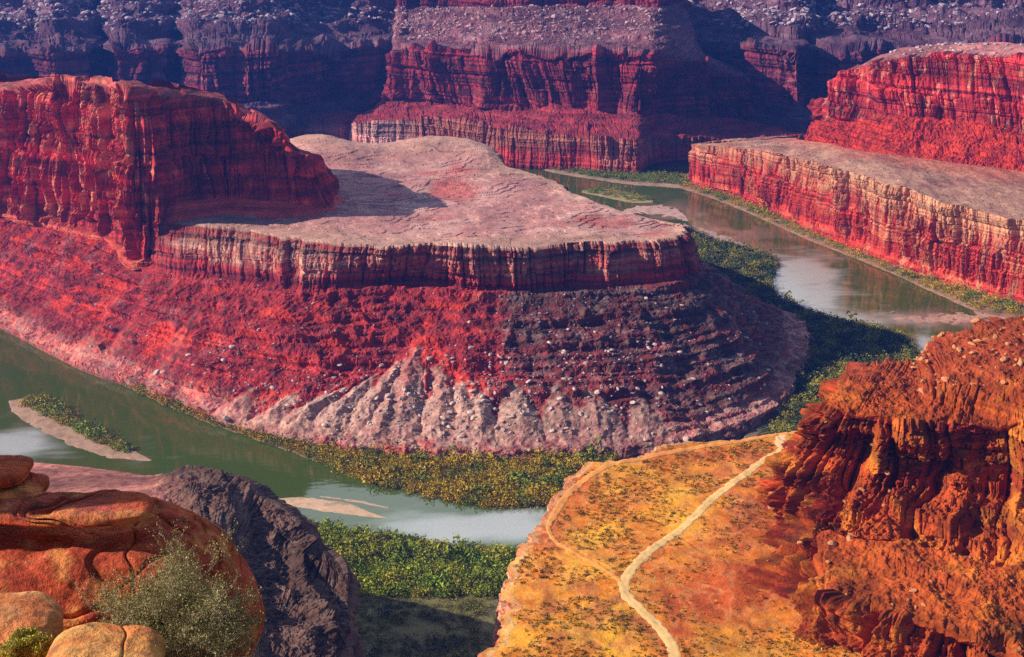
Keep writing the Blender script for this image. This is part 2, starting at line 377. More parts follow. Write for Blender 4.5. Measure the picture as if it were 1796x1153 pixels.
    fan = sstep(.02, .3, g + .3*n2 + .28*blob(px, py, 690, 750, 420, 40) - .12)
    fan = fan*(.25 + .75*sstep(585, 690, py + 30*n1))*(1 - .55*sstep(.1, .5, perlin(ang2*5, py/300, 0*V))*sstep(780, 640, py)) * (.45 + .55*sstep(400, 520, px)*(1 - .45*sstep(900, 960, px)))
    ct = mix(ct, C(.36,.235,.185), np.clip(fan*.9, 0, .9))
    ct = mix(ct, CRIM_D*.5, sstep(.25, .6, -bd + .3*n2)*.5*(1-fan))
    low = sstep(3.3, 3.75, V + .15*n1)
    ct = mix(ct, mix(np.zeros(P.shape) + C(.30,.12,.11), C(.38,.22,.17), sstep(-.3,.5,n2)), low*.6)
    ct = mix(ct, C(.34,.15,.16), sstep(.2,.7, fbm(x/35+4, y/35, z/35, 3)) * .4 * sstep(600, 200, px))
    ct = mix(ct, C(.10,.02,.03), sstep(.05, .5, fbm(x/6, y/6, z/4, 3)) * .45)
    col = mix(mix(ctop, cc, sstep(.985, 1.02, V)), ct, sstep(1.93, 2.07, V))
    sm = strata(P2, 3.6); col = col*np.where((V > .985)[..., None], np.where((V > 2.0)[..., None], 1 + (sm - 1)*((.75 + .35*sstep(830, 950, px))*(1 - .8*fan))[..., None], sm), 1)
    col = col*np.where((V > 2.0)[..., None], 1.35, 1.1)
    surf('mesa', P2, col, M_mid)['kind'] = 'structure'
    SURF['mesa'] = (P2, V, px, py, N)
build_mesa()

# ------------------------------------------------------------------ red butte on the mesa
def build_butte():
    cols = [  # ridge, rim, base(px,py,z), rim set-back
        ((-200,150),(-200,168),(-200,345,112), 30), ((0,146),(0,160),(0,381,112), 22), ((60,138),(60,150),(60,392,112), 22),
        ((110,135),(105,142),(112,406,112), 26), ((180,142),(180,153),(182,424,112), 26), ((235,148),(235,164),(246,466,110), 26),
        ((265,152),(268,170),(268,455,118), 36), ((300,155),(292,174),(292,404,154), 60), ((350,165),(350,180),(350,389,160), 70),
        ((390,172),(400,190),(400,383,160), 70), ((420,188),(440,204),(450,384,160), 62), ((450,200),(478,222),(505,384,160), 54),
        ((468,212),(494,236),(530,383,160), 48), ((475,228),(502,266),(548,382,160), 42), ((490,240),(536,278),(580,379,160), 32), ((492,250),(556,298),(604,374,160), 20),
        ((480,230),(552,284),(620,352,160), -30), ((450,205),(505,255),(600,325,160), -70), ((400,180),(450,210),(520,300,160), -90), ((300,152),(330,172),(330,280,160), -110),
        ((100,134),(100,142),(100,270,160), -120), ((-200,150),(-200,160),(-200,260,160), -120)]
    ridge, rim, l1, tt, base = [], [], [], [], []
    for i, (a, b, c, dy) in enumerate(cols):
        B = Z(*c); Yr = B[1] + dy
        R_ = D(*b, Yr); base.append(B); rim.append(R_)
        g = R_ * 1.0; A = D(*a, Yr + (45 if dy > 0 else -25)); ridge.append(A)
        tf = 0.0 if i < 7 else 1.0
        T = B * (1 - .16*tf) + R_ * .16*tf; T[:2] = B[:2] * (1 - .55*tf) + R_[:2] * .55*tf
        if i < 7: T = B*.97 + R_*.03
        tt.append(T); l1.append(T*.45 + R_*.55)
        base[-1] = B - np.array([0, 0, 4.0]); 
    P, vr, s = loft([ridge, rim, l1, tt, base], 1700, [50, 110, 110, 40], wrow=[1, 3])
    N = smooth_v(normals(P), 3); px, py = proj(P); V = vr[:, None] + 0*P[..., 0]; x, y, z = P[..., 0], P[..., 1], P[..., 2]
    cliff = sstep(.85, 1.05, V) * (1 - sstep(2.9, 3.1, V))
    left = 1 - sstep(240, 300, px)
    Nh = N * 1.0; Nh[..., 2] *= .3; Nh /= np.linalg.norm(Nh, axis=2)[..., None]
    d = cliff_rows(P, vr, s, 1.0, 3.0, sc=1.25, but=22, crack=8, strat=1.5, fine=1.0, cw=8, ch=60) + left * cliff * (-7*np.abs(perlin(s[None]/10+0*x, z/220+8, 0*x)) * 1.6 - 4*np.abs(perlin(s[None]/4.5+0*x, z/90+8, 0*x)))
    d2 = talus_disp(P, 1.0, 3, 3, 1.2, 8)
    top = 1 - sstep(.8, 1.0, V)
    P2 = P + Nh * d[..., None] + N * (d2*sstep(3.0, 3.2, V)*(1-sstep(3.9, 4.0, V)))[..., None]
    cap = 6*sstep(.12, .2, fbm(x/60, y/60, 0*x+1, 3)) + fbm(x/20, y/20, 0*x, 3)*1.5
    P2[..., 2] += cap * top
    n1 = fbm(x/45, y/45, z/25, 4); n2 = fbm(x/10, y/10, z/30, 3); bd = band(P2, 6)
    c = mix(np.zeros(P.shape) + C(.34,.030,.028), C(.16,.016,.02), sstep(-.2, .5, n1 + .6*bd))
    c = mix(c, C(.50,.085,.045), sstep(.15, .7, n2) * .7)
    c = mix(c, C(.50,.20,.12), sstep(.3, .8, n2 + .3*left)*.6*left)
    c = mix(c, C(.24,.06,.05), top*.6)
    c = mix(c, C(.44,.08,.05), sstep(2.9, 3.1, V)*.7)
    c = c*strata(P2, 4.5, .7, 1.3)*1.25
    surf('butte', P2, c, M_mid)['kind'] = 'structure'
build_butte()

# ------------------------------------------------------------------ bench on the right bank and its upper cliff
def build_right_bench():
    cols = [  # back, rim, base, dy
        ((1420,236),(1330,246),(1340,275), -1), ((1410,237),(1262,246),(1275,290), -1),
        ((1400,240),(1217,252),(1214,322), 12), ((1400,244),(1300,259),(1300,352), 14), ((1425,248),(1400,279),(1398,397), 14), ((1470,256),(1500,305),(1500,441), 16),
        ((1530,266),(1600,336),(1605,482), 18), ((1600,275),(1700,366),(1705,512), 18), ((1700,290),(1800,391),(1805,540), 18), ((1850,305),(1900,420),(1905,572), 18), ((2000,325),(2040,455),(2050,610), 18)]
    back, rim, cb, base = [], [], [], []
    for i, (a, b, c, dy) in enumerate(cols):
        B = Z(*c, 2)
        if dy < 0:
            R_ = Z(*b, 84 + i*0); B = R_ + np.array([-20, 30, 0]); B[2] = -2
        else: R_ = D(*b, B[1] + dy)
        zb = R_[2] + 4
        back.append(Z(*a, zb)); rim.append(R_); T = B*.85 + R_*.15; T[:2] = B[:2]*.5 + R_[:2]*.5; T[2] = B[2] + (R_[2]-B[2])*.12; cb.append(T)
        E = B.copy(); E[:2] += (B[:2]-R_[:2])*.08; E[2] = -2; base.append(E)
    P, vr, s = loft([back, rim, cb, base], 1500, [80, 130, 16], wrow=[1, 3])
    N = smooth_v(normals(P), 3); px, py = proj(P); V = vr[:, None] + 0*P[..., 0]; x, y, z = P[..., 0], P[..., 1], P[..., 2]
    cliff = sstep(.93, 1.03, V) * (1 - sstep(1.95, 2.3, V))
    Nh = N.copy(); k = np.argmax(vr >= 1.4); Nh[:] = N[k][None]; Nh[..., 2] = 0; Nh /= np.linalg.norm(Nh, axis=2)[..., None]
    d = cliff_rows(P, vr, s, 1.0, 2.0, fade=.06, bot=.12, sc=1.2, but=12, crack=6, strat=2.4, fine=.9, cw=9, ch=34)
    top = 1 - sstep(.95, 1.0, V)
    P2 = P + Nh * d[..., None] + N * (talus_disp(P, 1, 1, 2, 2.0, 6)*sstep(1.95, 2.2, V)*(1-sstep(2.8,3,V)))[..., None]
    P2[..., 2] += (fbm(x/120, y/200, 0*x, 4)*4.5 + fbm(x/18, y/25, 0*x+2, 3)*1.0) * top
    n1 = fbm(x/60, y/60, z/25, 4); n2 = fbm(x/10, y/10, z/45, 3); n3 = fbm(x/5, y/5, z/5, 2); bd = band(P2, 5)
    hf = (P2[..., 2]) / (np.interp(s, s, P[np.argmax(vr >= 1)][:, 2]))[None, :]
    c = mix(np.zeros(P.shape) + C(.50,.05,.03), C(.24,.025,.025), sstep(-.2, .6, n2 + .5*bd))
    c = mix(c, C(.62,.17,.08), sstep(.1, .6, n1)*.7)
    c = mix(c, C(.62,.31,.18), np.clip(sstep(.45, .98, hf + .22*n1 + .25*n2) * (.6 + .5*sstep(1250, 1600, px)), 0, 1))
    c = mix(c, C(.66,.27,.14), sstep(.1, .6, n2) * .6 * sstep(1380, 1560, px))
    ct = mix(np.zeros(P.shape) + C(.42,.23,.16), C(.32,.14,.11), sstep(-.2,.5,n1)); ct = mix(ct, C(.25,.12,.09), sstep(.3,.6,n3)*.5)
    ct = mix(ct, C(.50,.13,.08), sstep(.45, 0, V)*.7)
    c = mix(ct, c*strata(P2, 4.0, .65, 1.25), sstep(.96, 1.02, V))
    surf('right_bench', P2, c, M_mid).name = 'bench_cliff'
    bpy.data.objects['bench_cliff']['kind'] = 'structure'
    SURF['bench'] = (P2, V, px, py, N)
    # upper cliff
    cols = [  # crest(px,py), talus line, foot
        ((1500,150,250),(1490,190),(1470,228), -1),
        ((1440,185),(1436,212),(1412,246), 30), ((1455,150),(1452,214),(1450,257), 45), ((1500,118),(1500,212),(1510,270), 60), ((1560,103),(1580,205),(1590,281), 70),
        ((1640,97),(1650,206),(1660,291), 80), ((1720,98),(1730,220),(1740,303), 80), ((1800,100),(1800,238),(1810,315), 80), ((1900,100),(1900,250),(1920,330), 80), ((2050,100),(2050,270),(2060,350), 80)]
    bk, rim, tt, base = [], [], [], []
    for i, (a, b, c, dy) in enumerate(cols):
        if dy < 0:
            bk.append(D(1520,140,2750)); rim.append(D(1470,150,2600)); tt.append(D(1465,190,2590)); base.append(D(1450,232,2560)); continue
        B = Z(*c, 100 if i < 4 else 112); T = D(*b, B[1]+dy); R_ = D(*a, B[1]+dy+28)
        base.append(B - np.array([0, 0, 4])); tt.append(T); rim.append(R_)
        bk.append(D(a[0]+60, a[1]-22+ (6 if i<3 else 0), B[1]+dy+250))
    P, vr, s = loft([bk, rim, tt, base], 1100, [70, 120, 70], wrow=[1, 3])
    N = smooth_v(normals(P), 3); px, py = proj(P); V = vr[:, None] + 0*P[..., 0]; x, y, z = P[..., 0], P[..., 1], P[..., 2]
    cliff = sstep(.9, 1.04, V) * (1 - sstep(1.9, 2.05, V)); tal = sstep(1.9, 2.1, V)
    d = cliff_rows(P, vr, s, 1.0, 2.0, sc=1.5, but=11, crack=5.5, strat=2.0, fine=1.0, cw=9, ch=30); d2 = crag_disp(P, s[None, :] + 0*x, 1.5, big=5, hh=17, A=5, fine=1.6, face=.25)
    g = ridged((s[None, :]+0*V)/60, V*.5, 0*V, 3)
    Nh = N*1.0; Nh[..., 2] *= .4; Nh /= np.linalg.norm(Nh, axis=2)[..., None]
    P2 = P + Nh * d[..., None] + N * ((d2 + 6*g)*tal*(1-sstep(2.9, 3, V)))[..., None]
    P2[..., 2] += (fbm(x/80, y/80, 0*x, 4)*7) * (1 - sstep(.8, 1, V))
    n1 = fbm(x/60, y/60, z/25, 4); n2 = fbm(x/13, y/13, z/30, 3); bd = band(P2, 6)
    c = mix(np.zeros(P.shape) + C(.46,.04,.035), C(.22,.02,.03), sstep(-.2, .6, n1 + .7*bd)); c = mix(c, C(.64,.26,.16), sstep(.1, .6, n2)*.7)
    c = mix(c, mix(np.zeros(P.shape) + C(.52,.05,.025), C(.30,.03,.025), sstep(-.2, .5, n2)), tal)
    c = mix(c, C(.34,.15,.14), (1 - sstep(.85, 1, V))*.8)
    c = c*(1 + (strata(P2, 6, .6, 1.25) - 1)*(1 - .6*tal)[..., None])
    surf('upper_cliff', P2, c, M_mid)['kind'] = 'structure'
    SURF['upper'] = (P2, V, px, py, N)
build_right_bench()

# ------------------------------------------------------------------ far canyon walls
def build_far():
    # back wall with the bouldered slope above it
    cols = [  # foot(px,py), Y, top y, bench y, top-of-slope
        (-260, 205, 3080, 100, 78), (-60, 205, 3060, 98, 72), (70, 205, 3150, 100, 72), (100, 205, 3000, 90, 70), (160, 205, 3060, 92, 70), (185, 205, 3170, 98, 72), (215, 205, 2990, 86, 70), (290, 205, 3060, 92, 72), (320, 205, 3140, 96, 72), (345, 207, 2980, 86, 68), (430, 207, 3020, 88, 68),
        (470, 210, 3030, 90, 66), (520, 208, 3150, 92, 66), (600, 195, 3250, 88, 62), (680, 180, 3330, 82, 60), (760, 180, 3400, 82, 60), (900, 185, 3400, 80, 62), (1050, 190, 3400, 80, 62), (1140, 195, 3380, 84, 62),
        (1240, 200, 3330, 84, 66), (1300, 207, 3260, 92, 68), (1330, 210, 3120, 84, 68), (1400, 215, 3060, 88, 70), (1425, 215, 3180, 96, 68), (1470, 215, 3160, 92, 66), (1560, 215, 3200, 88, 62), (1680, 215, 3150, 84, 56), (1800, 220, 3100, 80, 50), (2060, 225, 3000, 70, 40)]
    foot, tal, cliff1, cliff2, bench, sl1, sl2, up, upc, pl = [], [], [], [], [], [], [], [], [], []
    for i, (x0, yf, Y, yt, yb) in enumerate(cols):
        A = D(x0, yf, Y); foot.append(A + np.array([0, -60, -20])); 
        tal.append(D(x0, yf*.78 + yt*.22, Y + 50))
        cliff1.append(D(x0, yf*.40 + yt*.60, Y + 66)); cliff2.append(D(x0, yt, Y + 90))
        bench.append(D(x0, yb, Y + 260)); 
        wob = 60*math.sin(i*1.7)
        sl1.append(D(x0, 28, Y + 470 + wob)); sl2.append(D(x0, -25, Y + 640 + wob*1.5))
        up.append(D(x0, -140, Y + 980 + wob)); upc.append(D(x0, -300, Y + 1060 + wob)); q = D(x0, -300, Y + 1060); q = q*np.array([1.8, 1.8, 1]); q[1] = 9000; pl.append(q)
    P, vr, s = loft([pl, upc, up, sl2, sl1, bench, cliff2, cliff1, tal, foot], 2000, [6, 20, 30, 50, 60, 36, 60, 50, 30], wrow=[5, 6, 7])
    N = smooth_v(normals(P), 3); px, py = proj(P); V = vr[:, None] + 0*P[..., 0]; x, y, z = P[..., 0], P[..., 1], P[..., 2]
    cl = sstep(5.9, 6.1, V) * (1 - sstep(7.9, 8.1, V)); tl = sstep(1.9, 2.1, V) * (1-cl)
    Nh = N*1.0; Nh[..., 2] *= .4; Nh /= np.linalg.norm(Nh, axis=2)[..., None]
    d = cliff_rows(P, vr, s, 6.0, 8.0, sc=2.1, but=24, crack=4.5, strat=4.2, fine=1.0) + cliff_rows(P, vr, s, 1.0, 2.0, sc=2.1, but=12, crack=5, strat=3, fine=1); d2 = crag_disp(P, s[None, :] + 0*x, 2.2, big=7, hh=15, A=9, fine=.6, face=.3, jb=.8, cont=.8, wob=.15)
    g = ridged(x/160, y/160, z/900, 3)
    slope = sstep(2, 2.5, V) * (1 - sstep(4.6, 5, V))
    P2 = P + Nh * d[..., None] + N * ((d2)*tl*.8 + 26*g*slope)[..., None]
    n1 = fbm(x/110, y/110, z/40, 4); n2 = fbm(x/26, y/26, z/26, 3); bd = band(P2, 9, 1.0)
    c = mix(np.zeros(P.shape) + C(.26,.04,.06), C(.10,.02,.045), sstep(-.3, .5, n1 + .9*bd)); c = mix(c, C(.42,.12,.12), sstep(0, .6, n2 + .4*bd)*.6)
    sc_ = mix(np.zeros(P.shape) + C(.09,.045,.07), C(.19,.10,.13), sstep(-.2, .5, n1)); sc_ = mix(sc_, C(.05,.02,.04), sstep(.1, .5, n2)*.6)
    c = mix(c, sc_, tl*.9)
    c = c*(1 + (strata(P2, 8, .5, 1.35) - 1)*(1 - .5*tl)[..., None])
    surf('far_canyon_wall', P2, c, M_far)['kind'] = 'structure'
    SURF['far'] = (P2, V, px, py, N)
    # central promontory
    cols = [ # lower base, lower rim, foot of upper talus, upper cliff base, upper top, bench back
        ((500,243),(500,213),(520,205),(560,200),(600,185), None),
        ((560,247),(560,213),(560,205),(600,195),(640,175), None),
        ((597,252),(597,216),(600,208),(640,196),(670,165), None),
        ((612,235),(612,217),(615,208),(660,190),(682,158), 90),
        ((629,263),(629,216),(635,208),(675,182),(684,140), 0),
        ((680,265),(680,213),(680,200),(683,160),(690,105), 0),
        ((740,268),(735,208),(735,198),(715,180),(705,90), 0),
        ((800,276),(800,210),(800,200),(790,186),(770,85), 0),
        ((880,290),(880,224),(880,214),(875,192),(850,84), 0),
        ((1000,300),(1000,239),(1000,226),(990,188),(960,88), 0),
        ((1070,304),(1070,242),(1070,230),(1060,196),(1060,90), 0),
        ((1120,307),(1118,243),(1118,233),(1120,197),(1130,94), 0),
        ((1135,306),(1133,243),(1135,235),(1160,200),(1180,102), 30),
        ((1215,302),(1215,244),(1220,236),(1230,205),(1230,112), 90),
        ((1320,296),(1315,245),(1320,237),(1300,212),(1275,128), 130),
        ((1430,290),(1430,240),(1430,236),(1380,216),(1320,150), 160)]
    lb, lr, uf, ub, ut, b1, b2, b3, b4 = [], [], [], [], [], [], [], [], []
    for i, (a, b, c_, d_, e, rec) in enumerate(cols):
        B = Z(*a, 2); 
        if rec: B = D(*a, Z(a[0], 300, 2)[1] + (rec or 0)) if i > 10 else D(*a, Z(a[0], 262, 2)[1] + rec)
        Rr = D(*b, B[1] + 14); U = D(*c_, B[1] + 75); Ub = D(*d_, B[1] + 160); Ut = D(*e, B[1] + 190)
        B = B.copy(); B[2] = min(B[2], 0) - 3
        lb.append(B); lr.append(Rr); uf.append(U); ub.append(Ub); ut.append(Ut)
        up_here = 4 <= i <= 12; w_ = 25*math.sin(i*2.1)
        if up_here:
            b1.append(D(e[0]+8, 74, B[1] + 300 + w_)); b2.append(D(e[0]+12, 42, B[1] + 430 + w_)); b3.append(D(e[0]+14, 12, B[1] + 540 + w_)); b4.append(D(e[0]+16, -14, B[1] + 556 + w_))
        else:
            q = D(e[0]+15, e[1]-8, B[1] + 420); b1.append(q); b2.append(q + np.array([0, 90, -5])); b3.append(q + np.array([0, 180, -10])); b4.append(q + np.array([0, 200, -10]))
    b5 = [q + np.array([0, 400, 10.]) for q in b4]
    P, vr, s = loft([b5, b4, b3, b2, b1, ut, ub, uf, lr, lb], 1500, [6, 24, 40, 50, 50, 110, 50, 20, 70], wrow=[5, 7, 8]); vr = vr - 3
    N = smooth_v(normals(P), 3); px, py = proj(P); V = vr[:, None] + 0*P[..., 0]; x, y, z = P[..., 0], P[..., 1], P[..., 2]
    up_ = sstep(1.9, 2.05, V)*(1 - sstep(2.9, 3.05, V)); lo = sstep(4.93, 5.03, V); cl = up_ + lo; tl = 1 - cl
    Nh = N*1.0; Nh[..., 2] *= .4; Nh /= np.linalg.norm(Nh, axis=2)[..., None]
    d = cliff_rows(P, vr, s, 2.0, 3.0, sc=1.8, but=22, crack=4.5, strat=4.0, fine=1.0) + cliff_rows(P, vr, s, -2.0, -1.0, sc=1.8, but=14, crack=5, strat=4, fine=1) + .6*cliff_rows(P, vr, s, 5.0, 6.1, sc=1.6, but=10, crack=6, strat=2.4, fine=1.0); d2 = crag_disp(P, s[None, :] + 0*x, 1.8, big=4, hh=13, A=5, fine=.8, face=.35, jb=.6, cont=.5)
    P2 = P + Nh * d[..., None] + N * (d2*tl*.7)[..., None]
    n1 = fbm(x/90, y/90, z/35, 4); n2 = fbm(x/20, y/20, z/26, 3); bd = band(P2, 8, 1.0)
    c = mix(np.zeros(P.shape) + C(.34,.035,.04), C(.16,.022,.035), sstep(-.3, .5, n1 + .9*bd)); c = mix(c, C(.46,.10,.08), sstep(0, .6, n2 + .3*bd)*.6)
    c = mix(c, mix(np.zeros(P.shape) + C(.40,.05,.045), C(.26,.05,.05), sstep(-.2,.5,n2)), sstep(2.9, 3.1, V)*(1-lo)*.9)
    sl_ = mix(np.zeros(P.shape) + C(.34,.15,.15), C(.18,.06,.07), sstep(-.1, .5, n2)); sl_ = mix(sl_, C(.40,.22,.21), sstep(.1, .5, n1)*.7); c = mix(c, sl_, (1 - sstep(1.8, 2.0, V))*.9*(1 - sstep(-2.1, -2, V)*(1 - sstep(-1.05, -.95, V))))
    lowc = mix(np.zeros(P.shape) + C(.50,.17,.10), C(.42,.05,.035), sstep(.7, .3, (P2[..., 2]/70)+.5*n1)); lowc = mix(lowc, C(.68,.40,.32), blob(px,py,660,235,60,40)+.6*blob(px,py,540,225,40,20))
    c = mix(c, np.clip(lowc, 0, 1), lo)
    c = c*(1 + (strata(P2, 6, .5, 1.35) - 1)*(1 - .4*tl)[..., None])
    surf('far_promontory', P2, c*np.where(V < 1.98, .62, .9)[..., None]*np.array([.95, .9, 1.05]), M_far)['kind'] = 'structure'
    SURF['prom'] = (P2, V, px, py, N)
build_far()

# ------------------------------------------------------------------ foreground plateau with the road
def hplat(x, y):
    r = 200 + 3.0*fbm(x/90, y/90, 0*x+11, 3) + 0.5*fbm(x/12, y/12, 0*x, 3)
    # low ledge lines
    e = fbm(x/120+4, y/120, 0*x+2, 3)*3.0; fr = e*2 - np.floor(e*2)
    return r + .9*(np.floor(e*2) + sstep(.7, 1, fr))/2
def build_plateau():
    cols = [ # inner, rim
        ((1950,1330),(800,1330)), ((1950,1250),(805,1240)), ((1950,1200),(842,1165)), ((1950,1140),(862,1085)), ((1850,1080),(887,1015)), ((1780,1040),(915,955)), ((1720,1000),(958,890)), ((1700,960),(992,846)),
        ((1680,920),(1040,808)), ((1600,880),(1110,800)), ((1620,860),(1190,776)), ((1640,840),(1290,766)), ((1660,820),(1350,755)), ((1680,800),(1440,738)), ((1690,790),(1560,722)), ((1700,780),(1750,700))]
    inn = [Z(*a, 200) for a, b in cols]; rim = [Z(*b, 200) for a, b in cols]
    R_ = np.array(rim); t = np.gradient(R_, axis=0)[:, :2]; t /= np.linalg.norm(t, axis=1)[:, None]; o = np.stack([-t[:, 1], t[:, 0]], 1)
    cb = [np.array([r[0] + q[0]*11, r[1] + q[1]*11, 135]) for r, q in zip(rim, o)]
    ft = [np.array([r[0] + q[0]*26, r[1] + q[1]*26, 70]) for r, q in zip(rim, o)]
    f2 = [np.array([r[0] + q[0]*70, r[1] + q[1]*70, -4]) for r, q in zip(rim, o)]
    P, vr, s = loft([inn, rim, cb, ft, f2], 1100, [560, 70, 50, 30], wrow=[0, 1])
    V = vr[:, None] + 0*P[..., 0]; N = smooth_v(normals(P), 2)
    Nh = N.copy(); k = np.argmax(vr >= 1.4); Nh[:] = N[k][None]; Nh[..., 2] = 0; Nh /= np.linalg.norm(Nh, axis=2)[..., None]
    x, y, z = P[..., 0], P[..., 1], P[..., 2]
    top = 1 - sstep(.985, 1.0, V); cl = sstep(.99, 1.01, V)*(1 - sstep(1.9, 2.1, V)); tl = sstep(1.9, 2.1, V)
    d = cliff_rows(P, vr, s, 1.0, 2.0, fade=.08, sc=.8, but=9, crack=5, strat=2, fine=1)
    P2 = P + Nh * d[..., None] + N*(talus_disp(P, 1, 5, 3, 2, 9)*tl)[..., None]
    P2[..., 2] += (hplat(P2[..., 0], P2[..., 1]) - 200) * (1 - sstep(1, 1.3, V))
    px, py = proj(P2); x, y, z = P2[..., 0], P2[..., 1], P2[..., 2]
    n1 = fbm(x/50, y/50, 0*x, 4); n2 = fbm(x/3.5, y/3.5, z/3, 3); n3 = fbm(x/16+8, y/22, 0*x+3, 4); bd = band(P2, 4)
    c = mix(np.zeros(P.shape) + C(.78,.36,.028), C(.58,.17,.016), sstep(-.4, .3, n1))
    c = mix(c, C(.70,.42,.05), sstep(.1,.6,n2)*.5)
    redz = blob(px,py,1290,1030,150,90) + .9*blob(px,py,1330,890,60,60) + .5*blob(px,py,1160,1120,60,70) + .7*blob(px,py,1250,800,160,22)
    c = mix(c, mix(np.zeros(P.shape)+C(.50,.085,.02), C(.38,.06,.015), sstep(-.1,.5,n3)), np.clip(redz*1.2 + .35*n3, 0, 1)*.9)
    c = mix(c, C(.52,.10,.03), np.clip(blob(px,py,1010,850,60,40) + blob(px,py,960,930,30,60), 0, 1)*.8)
    slab = (blob(px,py,1040,1080,90,70) + blob(px,py,1300,870,50,60)) * sstep(-.1,.3,n3); c = mix(c, C(.40,.12,.05), np.clip(slab, 0, .5))
    c = mix(c, C(.58,.33,.13), sstep(.5,.9, 1-np.abs(n3)*3)*.25)
    cc = mix(np.zeros(P.shape) + C(.60,.36,.22), C(.40,.10,.05), sstep(-.2,.5, bd+.5*n2)); cc = mix(cc, C(.36,.05,.03), sstep(185, 165, z))
    c = mix(c, C(.66,.42,.22), sstep(.975,.995,V + .01*n2)*top*.9)
    c = mix(c, cc, sstep(.995, 1.005, V)); c = mix(c, C(.2,.07,.05), tl*.7)
    surf('plateau', P2, c, M_near)['kind'] = 'structure'
    SURF['plateau'] = (P2, V, px, py, N)
ROADS = []
def strip(name, pts, width, color, mat, lift=.25, n=500, jitter=.8, z0=200):
    ROADS.append((pts, max(width)*.5 + 1.2))
    K = np.array([Z(px, py, z0) for px, py in pts]); L = np.concatenate([[0], np.cumsum(np.linalg.norm(np.diff(K, axis=0), axis=1))])
    c = catmull(K, L, np.linspace(0, L[-1], n)); t = np.gradient(c, axis=0)[:, :2]; t /= np.linalg.norm(t, axis=1)[:, None]; o = np.stack([t[:, 1], -t[:, 0]], 1)
    ws = np.interp(np.linspace(0, L[-1], n), L, np.broadcast_to(width, len(pts)))
    m = 9; P = np.zeros((m, n, 3)); ss = np.linspace(0, L[-1], n)
    for i in range(m):
        q = (i/(m-1) - .5); e = jitter*3.2*fbm(ss/5, 0*ss + i*.01 + (3 if q > 0 else 0), 0*ss, 3) * (2*abs(q))**2
        P[i, :, :2] = c[:, :2] + o*(q*(ws + e))[:, None]
        P[i, :, 2] = hplat(P[i, :, 0], P[i, :, 1]) + lift * (1 - (2*abs(q))**4) + 0.12
    n2 = fbm(P[..., 0]/7, P[..., 1]/7, 0*P[..., 0], 3)
    Q = np.abs(np.linspace(-1, 1, m))[:, None] + 0*n2
    col = mix(np.zeros(P.shape) + color, np.asarray(color)*.88, sstep(0, .5, n2)); col = mix(col, np.asarray(color)*1.12, np.exp(-((Q-.5)/.18)**2)*.8)
    o_ = surf(name, P, col, mat); o_['kind'] = 'structure'; return o_
build_plateau()
strip('road', [(1470,752),(1425,765),(1385,782),(1340,806),(1300,836),(1250,878),(1200,925),(1150,965),(1108,1005),(1094,1028),(1102,1050),(1125,1072),(1158,1102),(1178,1130),(1185,1160),(1180,1200),(1160,1260)],
      [6.4]*17, (.66,.42,.17), M_sand)
strip('track', [(1440,748),(1370,757),(1300,770),(1220,785),(1140,800),(1070,815),(1030,838),(1000,862),(975,895),(962,925),(975,950),(1010,975),(1050,998),(1090,1025)], [5.5]*9+[3.2]*5, (.66,.27,.07), M_sand, n=400)
strip('track', [(1372,758),(1368,775),(1376,788)], [7]*3, (.72,.46,.24), M_sand, n=60)

